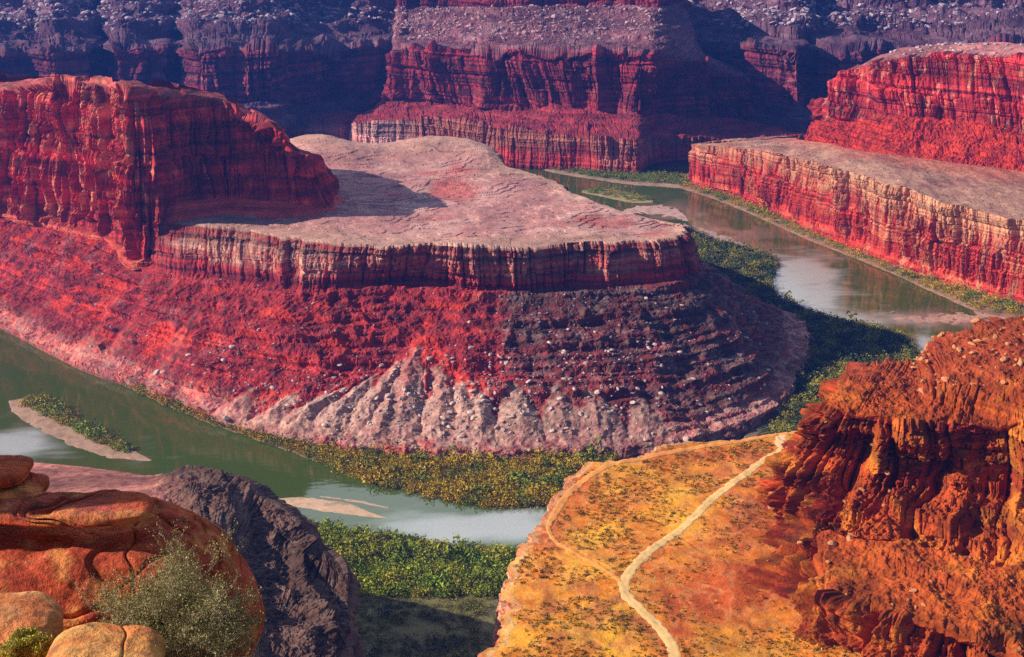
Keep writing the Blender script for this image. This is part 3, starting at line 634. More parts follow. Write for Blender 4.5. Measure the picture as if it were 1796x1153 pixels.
# ------------------------------------------------------------------ foreground cliff on the right
def build_fore_cliff():
    # rows (bottom to top) of (px, py, Y)
    G = [
        [(1470,760,1000),(1425,790,905),(1372,935,815),(1372,1000,770),(1376,1080,706),(1436,1120,666),(1556,1170,630),(1700,1260,600),(1900,1400,560),(2150,1500,540)],
        [(1475,735,1000),(1425,760,900),(1370,905,812),(1375,960,776),(1396,1010,724),(1450,1050,690),(1570,1085,658),(1710,1130,632),(1920,1220,615),(2150,1280,600)],
        [(1480,710,1000),(1428,740,895),(1378,850,812),(1400,890,795),(1430,920,770),(1490,950,750),(1600,960,735),(1740,990,712),(1930,1040,690),(2150,1080,680)],
        [(1490,690,1000),(1440,715,890),(1412,790,818),(1440,820,806),(1480,835,795),(1540,850,785),(1630,850,775),(1760,860,760),(1930,890,740),(2150,920,735)],
        [(1500,672,1000),(1458,690,892),(1450,715,835),(1480,725,825),(1520,735,822),(1575,745,818),(1650,745,812),(1770,745,800),(1930,750,785),(2150,760,780)],
        [(1512,660,1005),(1490,668,900),(1495,672,860),(1520,672,858),(1550,678,856),(1600,680,856),(1670,668,850),(1780,655,845),(1930,640,840),(2150,620,840)],
        [(1520,660,1010),(1512,655,915),(1525,652,890),(1545,650,888),(1580,648,888),(1618,642,888),(1645,612,895),(1710,582,905),(1800,556,915),(2150,480,930)],
        [(1560,700,1060),(1560,700,1020),(1580,700,1010),(1600,690,1010),(1640,690,1010),(1680,680,1010),(1710,660,1010),(1760,640,1010),(1850,620,1010),(2150,560,1020)],
    ]
    OFF = (0, 0, -14, -16, -42, -44, -46, -40)
    rows = [[D(p[0], p[1], p[2] + (OFF[k] if j_ > 0 else OFF[k]*.3)) for j_, p in enumerate(r)] for k, r in enumerate(G)]
    for p in rows[0]: p[2] = min(p[2], 193)
    P, vr, s = loft(rows, 1100, [110, 130, 130, 130, 110, 90, 40], wrow=[1, 2, 3, 4, 5])
    N = smooth_v(normals(P), 3); V = vr[:, None] + 0*P[..., 0]; x, y, z = P[..., 0], P[..., 1], P[..., 2]; px, py = proj(P)
    # rugged: buttresses, gullies, ledges
    topm = sstep(4.2, 5.2, V); cm = 1 - topm
    steep = 1 - sstep(.84, .97, np.abs(N[..., 2])); Nh = N*1.0; Nh[..., 2] *= .4; Nh /= np.linalg.norm(Nh, axis=2)[..., None]; N0 = N; N = Nh*steep[..., None] + N0*(1 - steep)[..., None]
    dd_ = crag_disp(P, s[None]+0*x, 1.0, big=17, hh=26, A=10, fine=2.2, jb=1.5)
    d = dd_*(.22 + .78*steep)*(1 - .2*topm) + 2.0 + (1 - steep)*(1.6*ridged(x/14, y/14, z/14, 3) + 1.0*fbm(x/4, y/4, z/4, 3))
    su = s[None] + 7*perlin(x/25, y/25, z/30); clf = 0
    for w_, a_, o_, t_ in ((30, 9, 0, .10), (13, 4.5, 5, .13), (6, 1.8, 9, .16)):
        clf = clf - np.exp(-(perlin(su/w_ + o_, z/110, 0*x + o_)/t_)**2)*a_ + (np.abs(perlin(su/w_ + o_, z/110, 0*x + o_)) - .25)*a_*.9
    zz_ = z/5.5 + .2*perlin(x/40, y/40, 0*x); kk = np.floor(zz_); bed = (hsh(kk, kk*0, 4) - .5)*3.2 + (hsh(kk+1, kk*0, 4) - hsh(kk, kk*0, 4))*3.2*sstep(.85, 1, zz_ - kk)
    d = d + (clf + bed)*steep*(.45 + .55*(1 - topm))
    edge = sstep(0, .15, V)*(1 - sstep(6.8, 7, V)*.8)
    P2 = P + N*(d*edge)[..., None]
    n1 = fbm(x/40, y/40, z/22, 4); n2 = fbm(x/8, y/8, z/10, 3); n3 = fbm(x/20+5, y/20, z/14, 3); bd = band(P2, 5)
    c = mix(np.zeros(P.shape) + C(.44,.095,.016), C(.24,.03,.012), sstep(-.2,.5, n1 + .5*bd)); c = mix(c, C(.60,.26,.03), sstep(0,.55,n3)*.75)
    c = mix(c, C(.60,.10,.03), sstep(.2,.7,-n1)*.5)
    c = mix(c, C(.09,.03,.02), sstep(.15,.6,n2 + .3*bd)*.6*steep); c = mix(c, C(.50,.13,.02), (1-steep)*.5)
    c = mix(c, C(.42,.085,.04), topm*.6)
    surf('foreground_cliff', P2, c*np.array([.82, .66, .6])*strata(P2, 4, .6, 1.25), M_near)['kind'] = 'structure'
    SURF['fcliff'] = (P2, V, px, py, N)
build_fore_cliff()

# ------------------------------------------------------------------ dark cliff, lower left
def build_dark_cliff():
    G = [
        [(-200,900,1000),(60,900,950),(180,905,920),(280,905,880),(360,900,850),(430,900,800),(480,930,760),(540,965,730),(600,1040,700),(640,1150,640),(640,1300,560)],
        [(-200,820,760),(60,825,740),(180,832,720),(280,842,700),(360,840,680),(425,850,668),(468,880,650),(522,925,628),(565,965,606),(602,1030,580),(620,1180,520)],
        [(-200,800,720),(60,811,702),(180,823,690),(280,836,672),(370,832,655),(425,844,648),(462,872,634),(515,904,614),(562,958,592),(602,990,572),(600,1180,500)],
        [(-200,830,690),(60,842,668),(170,850,655),(262,856,636),(340,850,634),(400,868,628),(440,905,612),(490,945,594),(530,990,574),(585,1040,554),(590,1200,480)],
        [(-200,880,640),(60,885,610),(140,890,600),(240,890,586),(320,895,602),(380,915,596),(420,955,578),(460,1000,560),(500,1045,540),(560,1100,518),(575,1220,470)],
        [(-200,960,560),(60,960,550),(120,960,545),(240,955,540),(320,960,560),(380,985,556),(420,1030,536),(450,1070,524),(480,1110,508),(520,1150,490),(550,1260,450)],
        [(-200,1100,470),(60,1100,470),(120,1100,470),(240,1100,480),(320,1100,495),(380,1110,495),(420,1130,490),(440,1150,480),(460,1180,470),(480,1210,455),(520,1300,420)],
        [(-200,1300,380),(60,1300,380),(120,1300,380),(240,1300,390),(320,1300,400),(380,1300,400),(420,1300,400),(440,1300,400),(460,1300,400),(480,1320,400),(500,1400,380)],
    ]
    rows = [[D(p[0], p[1], p[2]*1.21) for p in r] for r in G]
    for p in rows[0]: p[2] = min(p[2], 130)
    P, vr, s = loft(rows, 900, [40, 20, 90, 110, 120, 120, 50], wrow=[2, 3, 4])
    N = smooth_v(normals(P), 3); V = vr[:, None] + 0*P[..., 0]; x, y, z = P[..., 0], P[..., 1], P[..., 2]; px, py = proj(P)
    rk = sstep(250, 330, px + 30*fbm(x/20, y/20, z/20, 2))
    d = crag_disp(P, s[None]+0*x, .9, big=5, hh=12, A=7, fine=1.1, face=.45, jb=.6, cont=.7); d0 = fbm(x/30, y/30, 0*x, 3)*1.5
    N = N*np.array([1, 1, .35]); N /= np.linalg.norm(N, axis=2)[..., None]
    P2 = P + N*((d*rk + d0*(1-rk))*sstep(.8, 1.6, V)*(1-.6*np.exp(-((V-2)/.15)**2)))[..., None]
    n1 = fbm(x/40, y/40, z/22, 4); n2 = fbm(x/6, y/6, z/6, 3)
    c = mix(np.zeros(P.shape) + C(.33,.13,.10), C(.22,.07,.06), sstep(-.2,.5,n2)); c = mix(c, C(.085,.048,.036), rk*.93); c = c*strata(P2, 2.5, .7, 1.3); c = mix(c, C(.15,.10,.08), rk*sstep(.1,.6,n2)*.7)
    surf('dark_cliff', P2, c, M_near)['kind'] = 'structure'
build_dark_cliff()

# ------------------------------------------------------------------ river
def build_water():
    m = bpy.data.materials.new('river_water'); m.use_nodes = True; t = m.node_tree; Nn = t.nodes; L = t.links
    b = Nn['Principled BSDF']; b.inputs['Base Color'].default_value = (.030, .052, .012, 1); b.inputs['Roughness'].default_value = .06
    b.inputs['IOR'].default_value = 1.38
    tc = Nn.new('ShaderNodeTexCoord'); mp = Nn.new('ShaderNodeMapping'); mp.inputs['Scale'].default_value = (.05, .16, .1); L.new(tc.outputs['Object'], mp.inputs[0])
    n = Nn.new('ShaderNodeTexNoise'); n.inputs['Scale'].default_value = 1.0; n.inputs['Detail'].default_value = 4; L.new(mp.outputs[0], n.inputs['Vector'])
    at = Nn.new('ShaderNodeAttribute'); at.attribute_name = 'Col'; sp = Nn.new('ShaderNodeSeparateColor'); L.new(at.outputs['Color'], sp.inputs[0])
    bp = Nn.new('ShaderNodeBump'); bp.inputs['Strength'].default_value = .06; bp.inputs['Distance'].default_value = 1.0; L.new(n.outputs[0], bp.inputs['Height']); L.new(bp.outputs[0], b.inputs['Normal'])
    mr = Nn.new('ShaderNodeMapRange'); mr.inputs['To Min'].default_value = .03; mr.inputs['To Max'].default_value = .30; L.new(sp.outputs[0], mr.inputs['Value']); L.new(mr.outputs[0], b.inputs['Roughness'])
    mc = Nn.new('ShaderNodeMix'); mc.data_type = 'RGBA'; L.new(sp.outputs[1], mc.inputs['Factor'])
    mc.inputs[6].default_value = (.050, .080, .007, 1); mc.inputs[7].default_value = (.30, .17, .13, 1); m2 = Nn.new('ShaderNodeMix'); m2.data_type = 'RGBA'; L.new(sp.outputs[0], m2.inputs['Factor']); L.new(mc.outputs[2], m2.inputs[6]); m2.inputs[7].default_value = (.34, .36, .34, 1); L.new(m2.outputs[2], b.inputs['Base Color'])  # last mix paints pale sky reflection into the water's base colour
    mi = Nn.new('ShaderNodeMapRange'); mi.inputs['To Min'].default_value = 1.38; mi.inputs['To Max'].default_value = 2.1; L.new(sp.outputs[0], mi.inputs['Value']); L.new(mi.outputs[0], b.inputs['IOR'])   # IOR raised in the patches of painted sky reflection
    xs = np.linspace(-1500, 1800, 500); ys = np.linspace(800, 3400, 420)
    P = np.zeros((420, 500, 3)); P[..., 0] = xs[None]; P[..., 1] = ys[:, None]
    px, py = proj(P)
    n1 = fbm(P[..., 0]/60, P[..., 1]/60, 0*px, 3)
    sky_refl = np.clip(1.6*blob(px,py,1400,500,75,50) + 1.3*blob(px,py,860,925,160,26) + 1.2*blob(px,py,20,780,90,30) + blob(px, py, 1620, 605, 30, 25) + .6*blob(px,py,1530,560,90,20), 0, 1)  # where bright sky reflection is painted on the river
    sky_refl = sstep(.15, 1.0, sky_refl + .35*n1 + .25*fbm(P[..., 0]/40, P[..., 1]/12, 0*px+5, 3))
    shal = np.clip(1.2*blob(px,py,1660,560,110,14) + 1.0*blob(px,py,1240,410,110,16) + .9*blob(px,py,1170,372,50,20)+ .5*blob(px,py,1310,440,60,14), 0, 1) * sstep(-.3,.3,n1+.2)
    col = np.stack([sky_refl, shal, 0*px], -1)
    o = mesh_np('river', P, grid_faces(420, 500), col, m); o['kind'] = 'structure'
build_water()

# ------------------------------------------------------------------ banks, bars, islands
BANK = {}
def patch(name, A, B, zc, col, mat, zA=-.6, zB=-.6, nu=160, nv=24, rough=.4, keep=True):
    a = [Z(*p, 0) for p in A]; b = [Z(*p, 0) for p in B]
    P, vr, s = loft([a, b], nu, [nv]); f = vr[:, None] + 0*P[..., 0]
    ed = (P[1:2] - P[:1]) / (np.linalg.norm(P[1:2] - P[:1], axis=2)[..., None] + 1e-6); wv = fbm(P[..., 0]/22, P[..., 1]/22, 0*f + 2, 4); P = P + ed*(wv*np.minimum(4.5, .35*np.linalg.norm(P[-1:] - P[:1], axis=2))*(1-f))[..., None] + ed*(wv*3*f)[..., None]
    P[..., 2] = zc*np.sqrt(np.clip(4*f*(1-f), 0, 1)) + zA*(1-f) + zB*f
    n = fbm(P[..., 0]/14, P[..., 1]/14, 0*f, 3); P[..., 2] += rough*n*np.clip(8*f*(1-f), 0, 1)
    e = fbm(s[None]/14 + 0*f, 0*f + 3.3, f, 2)
    c = mix(np.zeros(P.shape) + col, np.asarray(col)*.7, sstep(-.2, .6, n))
    o = surf(name, P, c, mat); o['kind'] = 'structure'; BANK[len(BANK)] = P
    return P
SAND = (.40,.25,.17); SOIL = (.20,.13,.08); SOILG = (.16,.14,.06)
isl = patch('sand_island', [(14,706),(18,722),(45,745),(90,768),(140,790),(200,806),(262,809)], [(18,702),(45,697),(85,704),(130,728),(180,760),(225,785),(270,808)], 1.2, SAND, M_sand)
patch('sandbar', [(478,878),(510,888),(560,900),(610,905),(650,908),(680,908)], [(482,874),(520,871),(560,873),(610,880),(650,898),(682,907)], .9, (.56,.38,.25), M_sand, rough=.2)
patch('sandbar', [(560,872),(600,878),(640,886),(680,893)], [(562,870),(600,873),(645,879),(684,890)], .7, (.52,.35,.24), M_sand, rough=.2)
V1 = patch('valley_floor', [(380,905),(520,918),(600,928),(720,948),(800,957),(890,964),(990,975)], [(380,1260),(520,1300),(600,1330),(720,1360),(830,1360),(900,1360),(990,1360)], 3, SOILG, M_mid, zB=4, nu=260, nv=200)
V2 = patch('river_bank', [(190,664),(235,685),(300,716),(380,748),(450,772),(560,812),(640,842),(740,868),(850,888),(960,892),(1060,890)], [(200,655),(245,672),(310,695),(390,718),(460,740),(560,775),(660,790),(740,795),(850,800),(960,800),(1080,800)], 2.2, SOIL, M_mid, zB=2, nu=400, nv=60)
V3 = patch('river_bank', [(1205,402),(1240,418),(1290,432),(1335,445),(1362,462),(1358,480),(1350,500),(1365,520),(1410,542),(1480,565),(1550,578),(1590,595),(1612,625),(1640,650),(1700,700)],
           [(1190,410),(1200,440),(1215,470),(1230,500),(1250,530),(1280,560),(1300,590),(1320,620),(1320,650),(1320,680),(1320,720),(1300,780),(1250,830),(1200,850),(1150,870)], 3, (.17,.12,.08), M_mid, zB=2, nu=400, nv=160)
V4 = patch('river_bank', [(1190,330),(1240,346),(1300,369),(1360,396),(1430,427),(1500,454),(1560,479),(1640,515),(1720,549),(1800,563),(1900,588)], [(1200,312),(1240,322),(1300,345),(1360,372),(1430,402),(1500,430),(1560,455),(1640,490),(1720,515),(1800,530),(1900,560)], 2, (.30,.17,.11), M_mid, zB=3, nu=400, nv=30)
V5 = patch('river_bank', [(930,290),(965,302),(1020,312),(1060,318),(1110,325),(1160,328),(1230,334)], [(930,280),(965,290),(1020,296),(1060,300),(1110,304),(1160,306),(1230,310)], 2.4, (.34,.22,.15), M_mid, zB=2, nu=260, nv=40)
V6 = patch('sandbar', [(1020,338),(1050,345),(1080,352),(1110,357),(1145,356)], [(1022,334),(1050,331),(1080,333),(1110,339),(1145,350)], 1.4, (.34,.27,.12), M_sand)
patch('sandbar', [(1090,380),(1120,378),(1160,383),(1185,388),(1210,392)], [(1095,366),(1120,358),(1160,357),(1185,362),(1200,375)], .8, (.50,.31,.26), M_sand, rough=.3)
patch('sandbar', [(1195,400),(1230,412),(1270,425),(1310,440),(1340,452)], [(1200,390),(1230,398),(1270,410),(1310,428),(1345,448)], .7, (.42,.27,.24), M_sand, rough=.3)
patch('sandbar', [(1560,562),(1610,570),(1660,573),(1720,574),(1790,574)], [(1570,556),(1610,550),(1660,545),(1720,540),(1790,542)], .7, (.48,.26,.19), M_sand, rough=.3)
patch('sandbar', [(1480,550),(1520,554),(1560,552),(1590,549)], [(1485,546),(1520,543),(1560,543),(1592,547)], .5, (.45,.30,.25), M_sand, rough=.2)

# ------------------------------------------------------------------ vegetation masses
def clumps(name, pos, size, cols, k=34, leaf=.17, flat=.8, mat=None, rng=None, kind='stuff', label=None, cat=None):
    rng = rng or np.random.RandomState(len(pos)); n = len(pos)
    d = rng.normal(size=(n, k, 3)); d /= np.linalg.norm(d, axis=2)[..., None]; d[..., 2] = np.abs(d[..., 2])
    r = rng.uniform(.55, 1.0, (n, k, 1)) * (1 + .35*np.sin(d[..., :1]*5 + rng.uniform(0, 6, (n, 1, 1))))
    c = pos[:, None] + d*r*size[:, None, None]*np.array([1, 1, flat*1.25])
    ls = (size[:, None, None, None]*leaf*rng.uniform(.6, 1.4, (n, k, 1, 1)))
    tri = rng.normal(size=(n, k, 3, 3)); tri /= np.linalg.norm(tri, axis=3)[..., None]
    V = (c[:, :, None] + tri*ls).reshape(-1, 3); Fc = np.arange(n*k*3).reshape(-1, 3)
    cc = (cols[:, None, None, :] * rng.uniform(.75, 1.25, (n, k, 1, 1))) * np.ones((1, 1, 3, 1))
    o = mesh_np(name, V, Fc, cc.reshape(-1, 3), mat or M_leaf, smooth=False)
    put(o, kind, label, cat); return o
def scatter_patch(P, n, rng, f0=.05, f1=.95, dens=None):
    nv, nu, _ = P.shape; out = []
    i = rng.uniform(f0*(nv-1), f1*(nv-1), n); j = rng.uniform(0, nu-1.01, n)
    a = P[i.astype(int), j.astype(int)]; b = P[np.minimum(i.astype(int)+1, nv-1), np.minimum(j.astype(int)+1, nu-1)]
    return a*.5 + b*.5 + rng.normal(size=(n, 3))*np.array([1, 1, 0])
def veg_cols(rng, n, a, b, c=None, pc=.2):
    t = rng.uniform(0, 1, (n, 1)); r = np.array(a)*(1-t) + np.array(b)*t
    if c is not None: m = rng.uniform(0, 1, n) < pc; r[m] = c
    return r
def thin(pos, scale, thr, off=0):
    m = fbm(pos[:, 0]/scale, pos[:, 1]/scale, 0*pos[:, 0] + off, 3) > thr
    return pos[m]
rng = np.random.RandomState(3)
def area_uniform(P, n, rng, **k):   # sample proportional to ground area
    nv, nu, _ = P.shape
    du = P[:-1, 1:] - P[:-1, :-1]; dv = P[1:, :-1] - P[:-1, :-1]; A = np.linalg.norm(np.cross(du, dv), axis=2)
    f0, f1 = k.get('f0', 0), k.get('f1', 1); m = np.zeros_like(A); m[int(f0*nv):max(int(f1*nv), 1)] = 1; A = A*m
    if 'w' in k: A = A*k['w'][:-1, :-1]
    c = np.cumsum(A.ravel()); q = np.searchsorted(c, rng.uniform(0, c[-1], n)); q = np.minimum(q, A.size-1)
    i, j = np.unravel_index(q, A.shape); a = rng.uniform(0, 1, (n, 1)); b = rng.uniform(0, 1, (n, 1))
    return P[i, j] + du[i, j]*a + dv[i, j]*b
def thicket(P, n, smin, smax, a, b, c=None, pc=.2, label='', th=None, name='riverside_thicket', k=34, **kw):
    pos = area_uniform(P, n, rng, **kw)
    if th is not None: pos = thin(pos, *th)
    sz = rng.uniform(smin, smax, len(pos))
    sz = sz*np.exp(rng.normal(size=len(pos))*.38 - .05)
    vx, vy = pos[:, 0]/45, pos[:, 1]/45; t = np.clip(.5 + 1.1*fbm(vx, vy, 0*vx, 3) + rng.normal(size=len(pos))*.16, 0, 1)[:, None]; cc = np.array(a)*(1-t) + np.array(b)*t
    if c is not None: m = sstep(.35 - pc, .75 - pc, .5 + fbm(vx*1.3 + 7, vy*1.3, 0*vx, 3) - .15 + rng.normal(size=len(pos))*.12)[:, None]; cc = cc*(1-m) + np.array(c)*m
    cc = cc*rng.uniform(.75, 1.2, (len(pos), 1))
    return clumps(name, pos, sz, cc, k=int(k*2.5), label=label, cat='bushes', rng=rng)
GR = (.15,.22,.02); GR2 = (.28,.32,.03); YG = (.42,.29,.02); OLV = (.24,.22,.03); DKG = (.05,.08,.03)
px1, py1 = proj(V1)
thicket(V1, 3300, 2.6, 6.0, GR, GR2, (.30,.28,.03), .0, 'dense green tamarisk thicket on the near bank below the dark cliff', th=(16, -.42), w=((py1 < 1045) & (px1 > 480)).astype(float), k=48)
thicket(V1, 4200, 1.6, 3.2, DKG, OLV, None, .1, 'sparse dark scrub on the valley floor in the gorge at the bottom of the picture', th=(30, -.15), w=((py1 >= 1040) & (px1 > 480)).astype(float), k=30)
px2, py2 = proj(V2)
thicket(V2, 3600, 2.2, 5.4, OLV, GR, YG, .3, 'olive and green thicket along the mesa shore right of the green river', th=(16, -.35), w=((px2 > 560)).astype(float), k=40, f1=.93)
thicket(V2, 1900, 1.8, 4.2, YG, (.46,.24,.02), OLV, .1, 'yellow autumn bushes in a thin line along the left mesa shore', w=((px2 < 640) & (px2 > 215)).astype(float), f0=.05, f1=.6, k=30)
px3, py3 = proj(V3)
w3 = sstep(.95, .6, np.linspace(0, 1, V3.shape[0]))[:, None]*np.ones(px3.shape)*(px3 < 1640)
w3 = w3 * (1 - .93*blob(px3, py3, 1300, 640, 90, 90)) 
thicket(V3, 9000, 2.6, 6.0, DKG, (.07,.09,.03), OLV, .2, 'dark green thicket filling the inside of the river bend right of the mesa', w=w3, k=30)
thicket(V4, 2000, 2.4, 5.2, OLV, GR, YG, .25, 'green bushes along the right bank under the pale bench cliff', f0=.15, f1=.95, k=30)
thicket(V5, 1300, 2.6, 5.0, OLV, (.16,.17,.03), GR, .3, 'green bushes on the far bank below the far promontory', f0=.2, f1=.9, k=30)
thicket(V6, 260, 2.2, 3.8, YG, OLV, GR, .2, 'yellow-green bushes on the small island in the far river', f0=.2, f1=.85, k=30)
ip, jp = proj(isl); wi = np.zeros(ip.shape); wi[13:23] = 1; wi *= (ip < 228) & (ip > 40)
thicket(isl, 650, 2.2, 4.6, YG, OLV, GR2, .4, 'yellow and green bushes covering the back of the sandy river island', w=wi, k=40)
# lower slope and plateau scrub
P_, V_, px_, py_, N_ = SURF['mesa']
wm = ((V_ > 3.45) & (V_ < 3.97) & (px_ > 300) & (px_ < 1450)).astype(float)
thicket(P_, 5200, .7, 1.7, OLV, (.14,.10,.06), None, .2, 'small scattered scrub on the foot of the mesa slope', w=wm, name='desert_scrub', k=12, th=(40, -.1))
P_, V_, px_, py_, N_ = SURF['plateau']
wm = (V_ < .985) & (V_ > 0) & (px_ > 820)
wm = wm * (1 - .85*np.clip(blob(px_,py_,1290,1020,150,100)*1.3, 0, 1))
pos = area_uniform(P_, 17000, rng, w=wm.astype(float)); pos = thin(pos, 26, -.12)
for pts_, w_ in ROADS:
    K = np.array([Z(a, b, 200)[:2] for a, b in pts_]); L = np.concatenate([[0], np.cumsum(np.linalg.norm(np.diff(K, axis=0), axis=1))]); cl_ = catmull(K, L, np.linspace(0, L[-1], 160))
    pos = pos[np.min(np.linalg.norm(pos[:, None, :2] - cl_[None], axis=2), axis=1) > w_]
clumps('desert_scrub', pos, rng.uniform(.45, 1.45, len(pos)), veg_cols(rng, len(pos), (.26,.15,.015), (.10,.07,.012), (.44,.28,.03), .25), k=14, leaf=.5, label='small dry golden scrub dotted over the orange plateau beside the road', cat='bushes', rng=rng)

for key, n_, px0, lab in (('mesa', 5500, 560, 'tiny scattered scrub on the flat top of the mesa'), ('bench', 4500, 1220, 'tiny scattered scrub on the flat top of the right bench')):
    P_, V_, px_, py_, N_ = SURF[key]; wm = ((V_ < .97) & (px_ > (260 if key == 'mesa' else px0)) & (py_ > 250) & (px_ < 1800)).astype(float)
    pos = thin(area_uniform(P_, n_, rng, w=wm), 40, -.05)
    clumps('desert_scrub', pos, rng.uniform(.4, 1.2, len(pos)), veg_cols(rng, len(pos), (.16,.12,.07), (.09,.08,.04)), k=9, leaf=.6, label=lab, cat='bushes', rng=rng)

# ------------------------------------------------------------------ boulders
def boulder_mesh(name, seed, mat, col, blocky=.5, sub=2, flat=.7):
    import bmesh
    r = np.random.RandomState(seed); bm = bmesh.new(); bmesh.ops.create_icosphere(bm, subdivisions=sub, radius=1)
    V = np.array([v.co[:] for v in bm.verts])
    pl = r.normal(size=(9, 3)); pl /= np.linalg.norm(pl, axis=1)[:, None]; off = r.uniform(.5, .85, 9)
    for p, o_ in zip(pl, off):
        dd = V @ p - o_; V -= np.clip(dd, 0, None)[:, None]*p*.95
    V *= np.array([r.uniform(.8, 1.2), r.uniform(.6, 1.0), flat*r.uniform(.7, 1.2)])
    V += .05*np.stack([perlin(V[:, 0]*2+seed, V[:, 1]*2, V[:, 2]*2)]*3, -1)
    m = bpy.data.meshes.new(name)
    for v, c in zip(bm.verts, V): v.co = c
    bm.to_mesh(m); bm.free()
    a = m.color_attributes.new('Col', 'FLOAT_COLOR', 'POINT'); n = len(m.vertices)
    c = np.ones((n, 4), np.float32); c[:, :3] = col; a.data.foreach_set('color', c.ravel()); m.materials.append(mat); return m, V
def boulders(where, protos, n_ind, n_stuff, smin, smax, w, label, group, cat='boulder', pw=2.5, stuff_label=None, tint=None):
    P, V, px, py, N = SURF[where]; pos = area_uniform(P, n_ind + n_stuff, rng, w=w); ppx, ppy = proj(pos)
    sz = smin + (smax-smin)*rng.uniform(0, 1, len(pos))**pw
    order = np.argsort(-sz/np.linalg.norm(pos - np.array([0, 0, HC]), axis=1) - 0); order = np.argsort(-sz)
    vis = (ppx > 3) & (ppx < 1793) & (ppy > 3) & (ppy < 1150)
    order = np.concatenate([order[vis[order]], order[~vis[order]]])
    for q in order[:n_ind]:
        o = bpy.data.objects.new('boulder', protos[rng.randint(len(protos))][0]); COL.objects.link(o)
        o.location = pos[q] + np.array([0, 0, sz[q]*.15]); o.scale = (sz[q]*rng.uniform(.8, 1.3), sz[q]*rng.uniform(.8, 1.2), sz[q]*rng.uniform(.7, 1.1))
        o.rotation_euler = (rng.uniform(-.4, .4), rng.uniform(-.4, .4), rng.uniform(0, 6.3)); put(o, None, label, cat, group)
    rest = order[n_ind:]
    if len(rest):
        Vs, Fs, Cs, b0 = [], [], [], 0
        lo = []
        for m, Vp in LOWP:
            Fp = np.array([p.vertices[:] for p in m.polygons]); lo.append((Vp, Fp, np.array(m.color_attributes['Col'].data[0].color[:3])))
        for q in rest:
            Vp, Fp, c0 = lo[rng.randint(len(lo))]; a = rng.uniform(0, 6.3); ca, sa = math.cos(a), math.sin(a)
            R2 = np.array([[ca, -sa, 0], [sa, ca, 0], [0, 0, 1]]); v = (Vp*sz[q]*rng.uniform(.7, 1.3, 3)) @ R2.T + pos[q]
            Vs.append(v); Fs.append(Fp + b0); b0 += len(v); Cs.append(np.tile((np.array(tint) if tint is not None else c0)*rng.uniform(.6, 1.2), (len(v), 1)))
        o = mesh_np('scattered_rocks', np.concatenate(Vs), np.concatenate(Fs), np.concatenate(Cs), M_bould, smooth=False); put(o, 'stuff', stuff_label, 'rocks')
PR_P = [boulder_mesh('boulder_pale', s_, M_bould, (.55,.42,.38)) for s_ in range(6)]
PR_F = [boulder_mesh('boulder_far', 20+s_, M_bould, (.42,.32,.36), flat=.5) for s_ in range(6)]
PR_O = [boulder_mesh('boulder_orange', 40+s_, M_bould, (.50,.22,.10), flat=.5) for s_ in range(5)]
LOWP = [boulder_mesh('boulder_low', 60+s_, M_bould, (.45,.33,.33), sub=1, flat=.55) for s_ in range(5)]
P_, V_, px_, py_, N_ = SURF['mesa']
wb = ((V_ > 2.6) & (V_ < 3.85)) * (blob(px_, py_, 760, 720, 260, 60) + .4*blob(px_, py_, 1050, 640, 200, 80) + .25*blob(px_, py_, 380, 650, 120, 30))
boulders('mesa', PR_P, 75, 1500, .6, 4.2, wb, 'pale block lying on the gullied debris slope of the mesa', 'pale boulders on the mesa debris slope', pw=3, stuff_label='small pale stones strewn over the mesa debris slope')
wb = ((V_ > 2.0) & (V_ < 3.6)) * (blob(px_, py_, 1030, 560, 200, 90) + .3*(px_ < 700))
boulders('mesa', PR_P, 30, 3000, .5, 2.6, wb, 'grey block on the shaded right-hand slope of the mesa', 'grey boulders on the shaded mesa slope', pw=3, stuff_label='broken grey rubble under the mesa rim', tint=(.32,.25,.26))
P_, V_, px_, py_, N_ = SURF['far']
wb = ((V_ > 2.7) & (V_ < 4.75)) * (blob(px_, py_, 150, 25, 260, 32) + .6*blob(px_, py_, 500, 40, 200, 30) + 1.2*blob(px_, py_, 1400, 35, 150, 34) + .5*blob(px_, py_, 1650, 50, 150, 40) + .5*blob(px_, py_, 820, 35, 120, 30))
boulders('far', PR_F, 125, 5000, 2.2, 11, wb, 'pale angular block on the far bouldered slope at the top of the picture', 'boulders on the far slope', pw=3, stuff_label='rubble covering the far slope above the canyon wall', tint=(.36,.28,.33))
P_, V_, px_, py_, N_ = SURF['prom']
wb = ((V_ > -1) & (V_ < .9) & (px_ > 600) & (px_ < 1160)).astype(float)
boulders('prom', PR_F, 0, 2200, 1.5, 8, wb, '', '', pw=3, stuff_label='rubble on the slope above the central far cliff', tint=(.42,.25,.26))
P_, V_, px_, py_, N_ = SURF['upper']
wb = ((V_ < .95) & (px_ > 1560)).astype(float)
boulders('upper', PR_F, 30, 400, 1.5, 7, wb, 'pale block on the slope above the red cliff at the upper right', 'boulders above the upper right cliff', pw=2.5, stuff_label='rubble above the upper right cliff', tint=(.42,.25,.25))
P_, V_, px_, py_, N_ = SURF['fcliff']
wb = ((V_ > 4.6) & (V_ < 6.2) & (px_ > 1600)).astype(float) + .12*(V_ > 1)*(V_ < 4)
boulders('fcliff', PR_O, 38, 1200, .5, 3.6, wb, 'tan slab on the upper slope of the orange foreground cliff', 'slabs on the foreground cliff', pw=3, stuff_label='loose orange stones on the foreground cliff', tint=(.45,.17,.06))

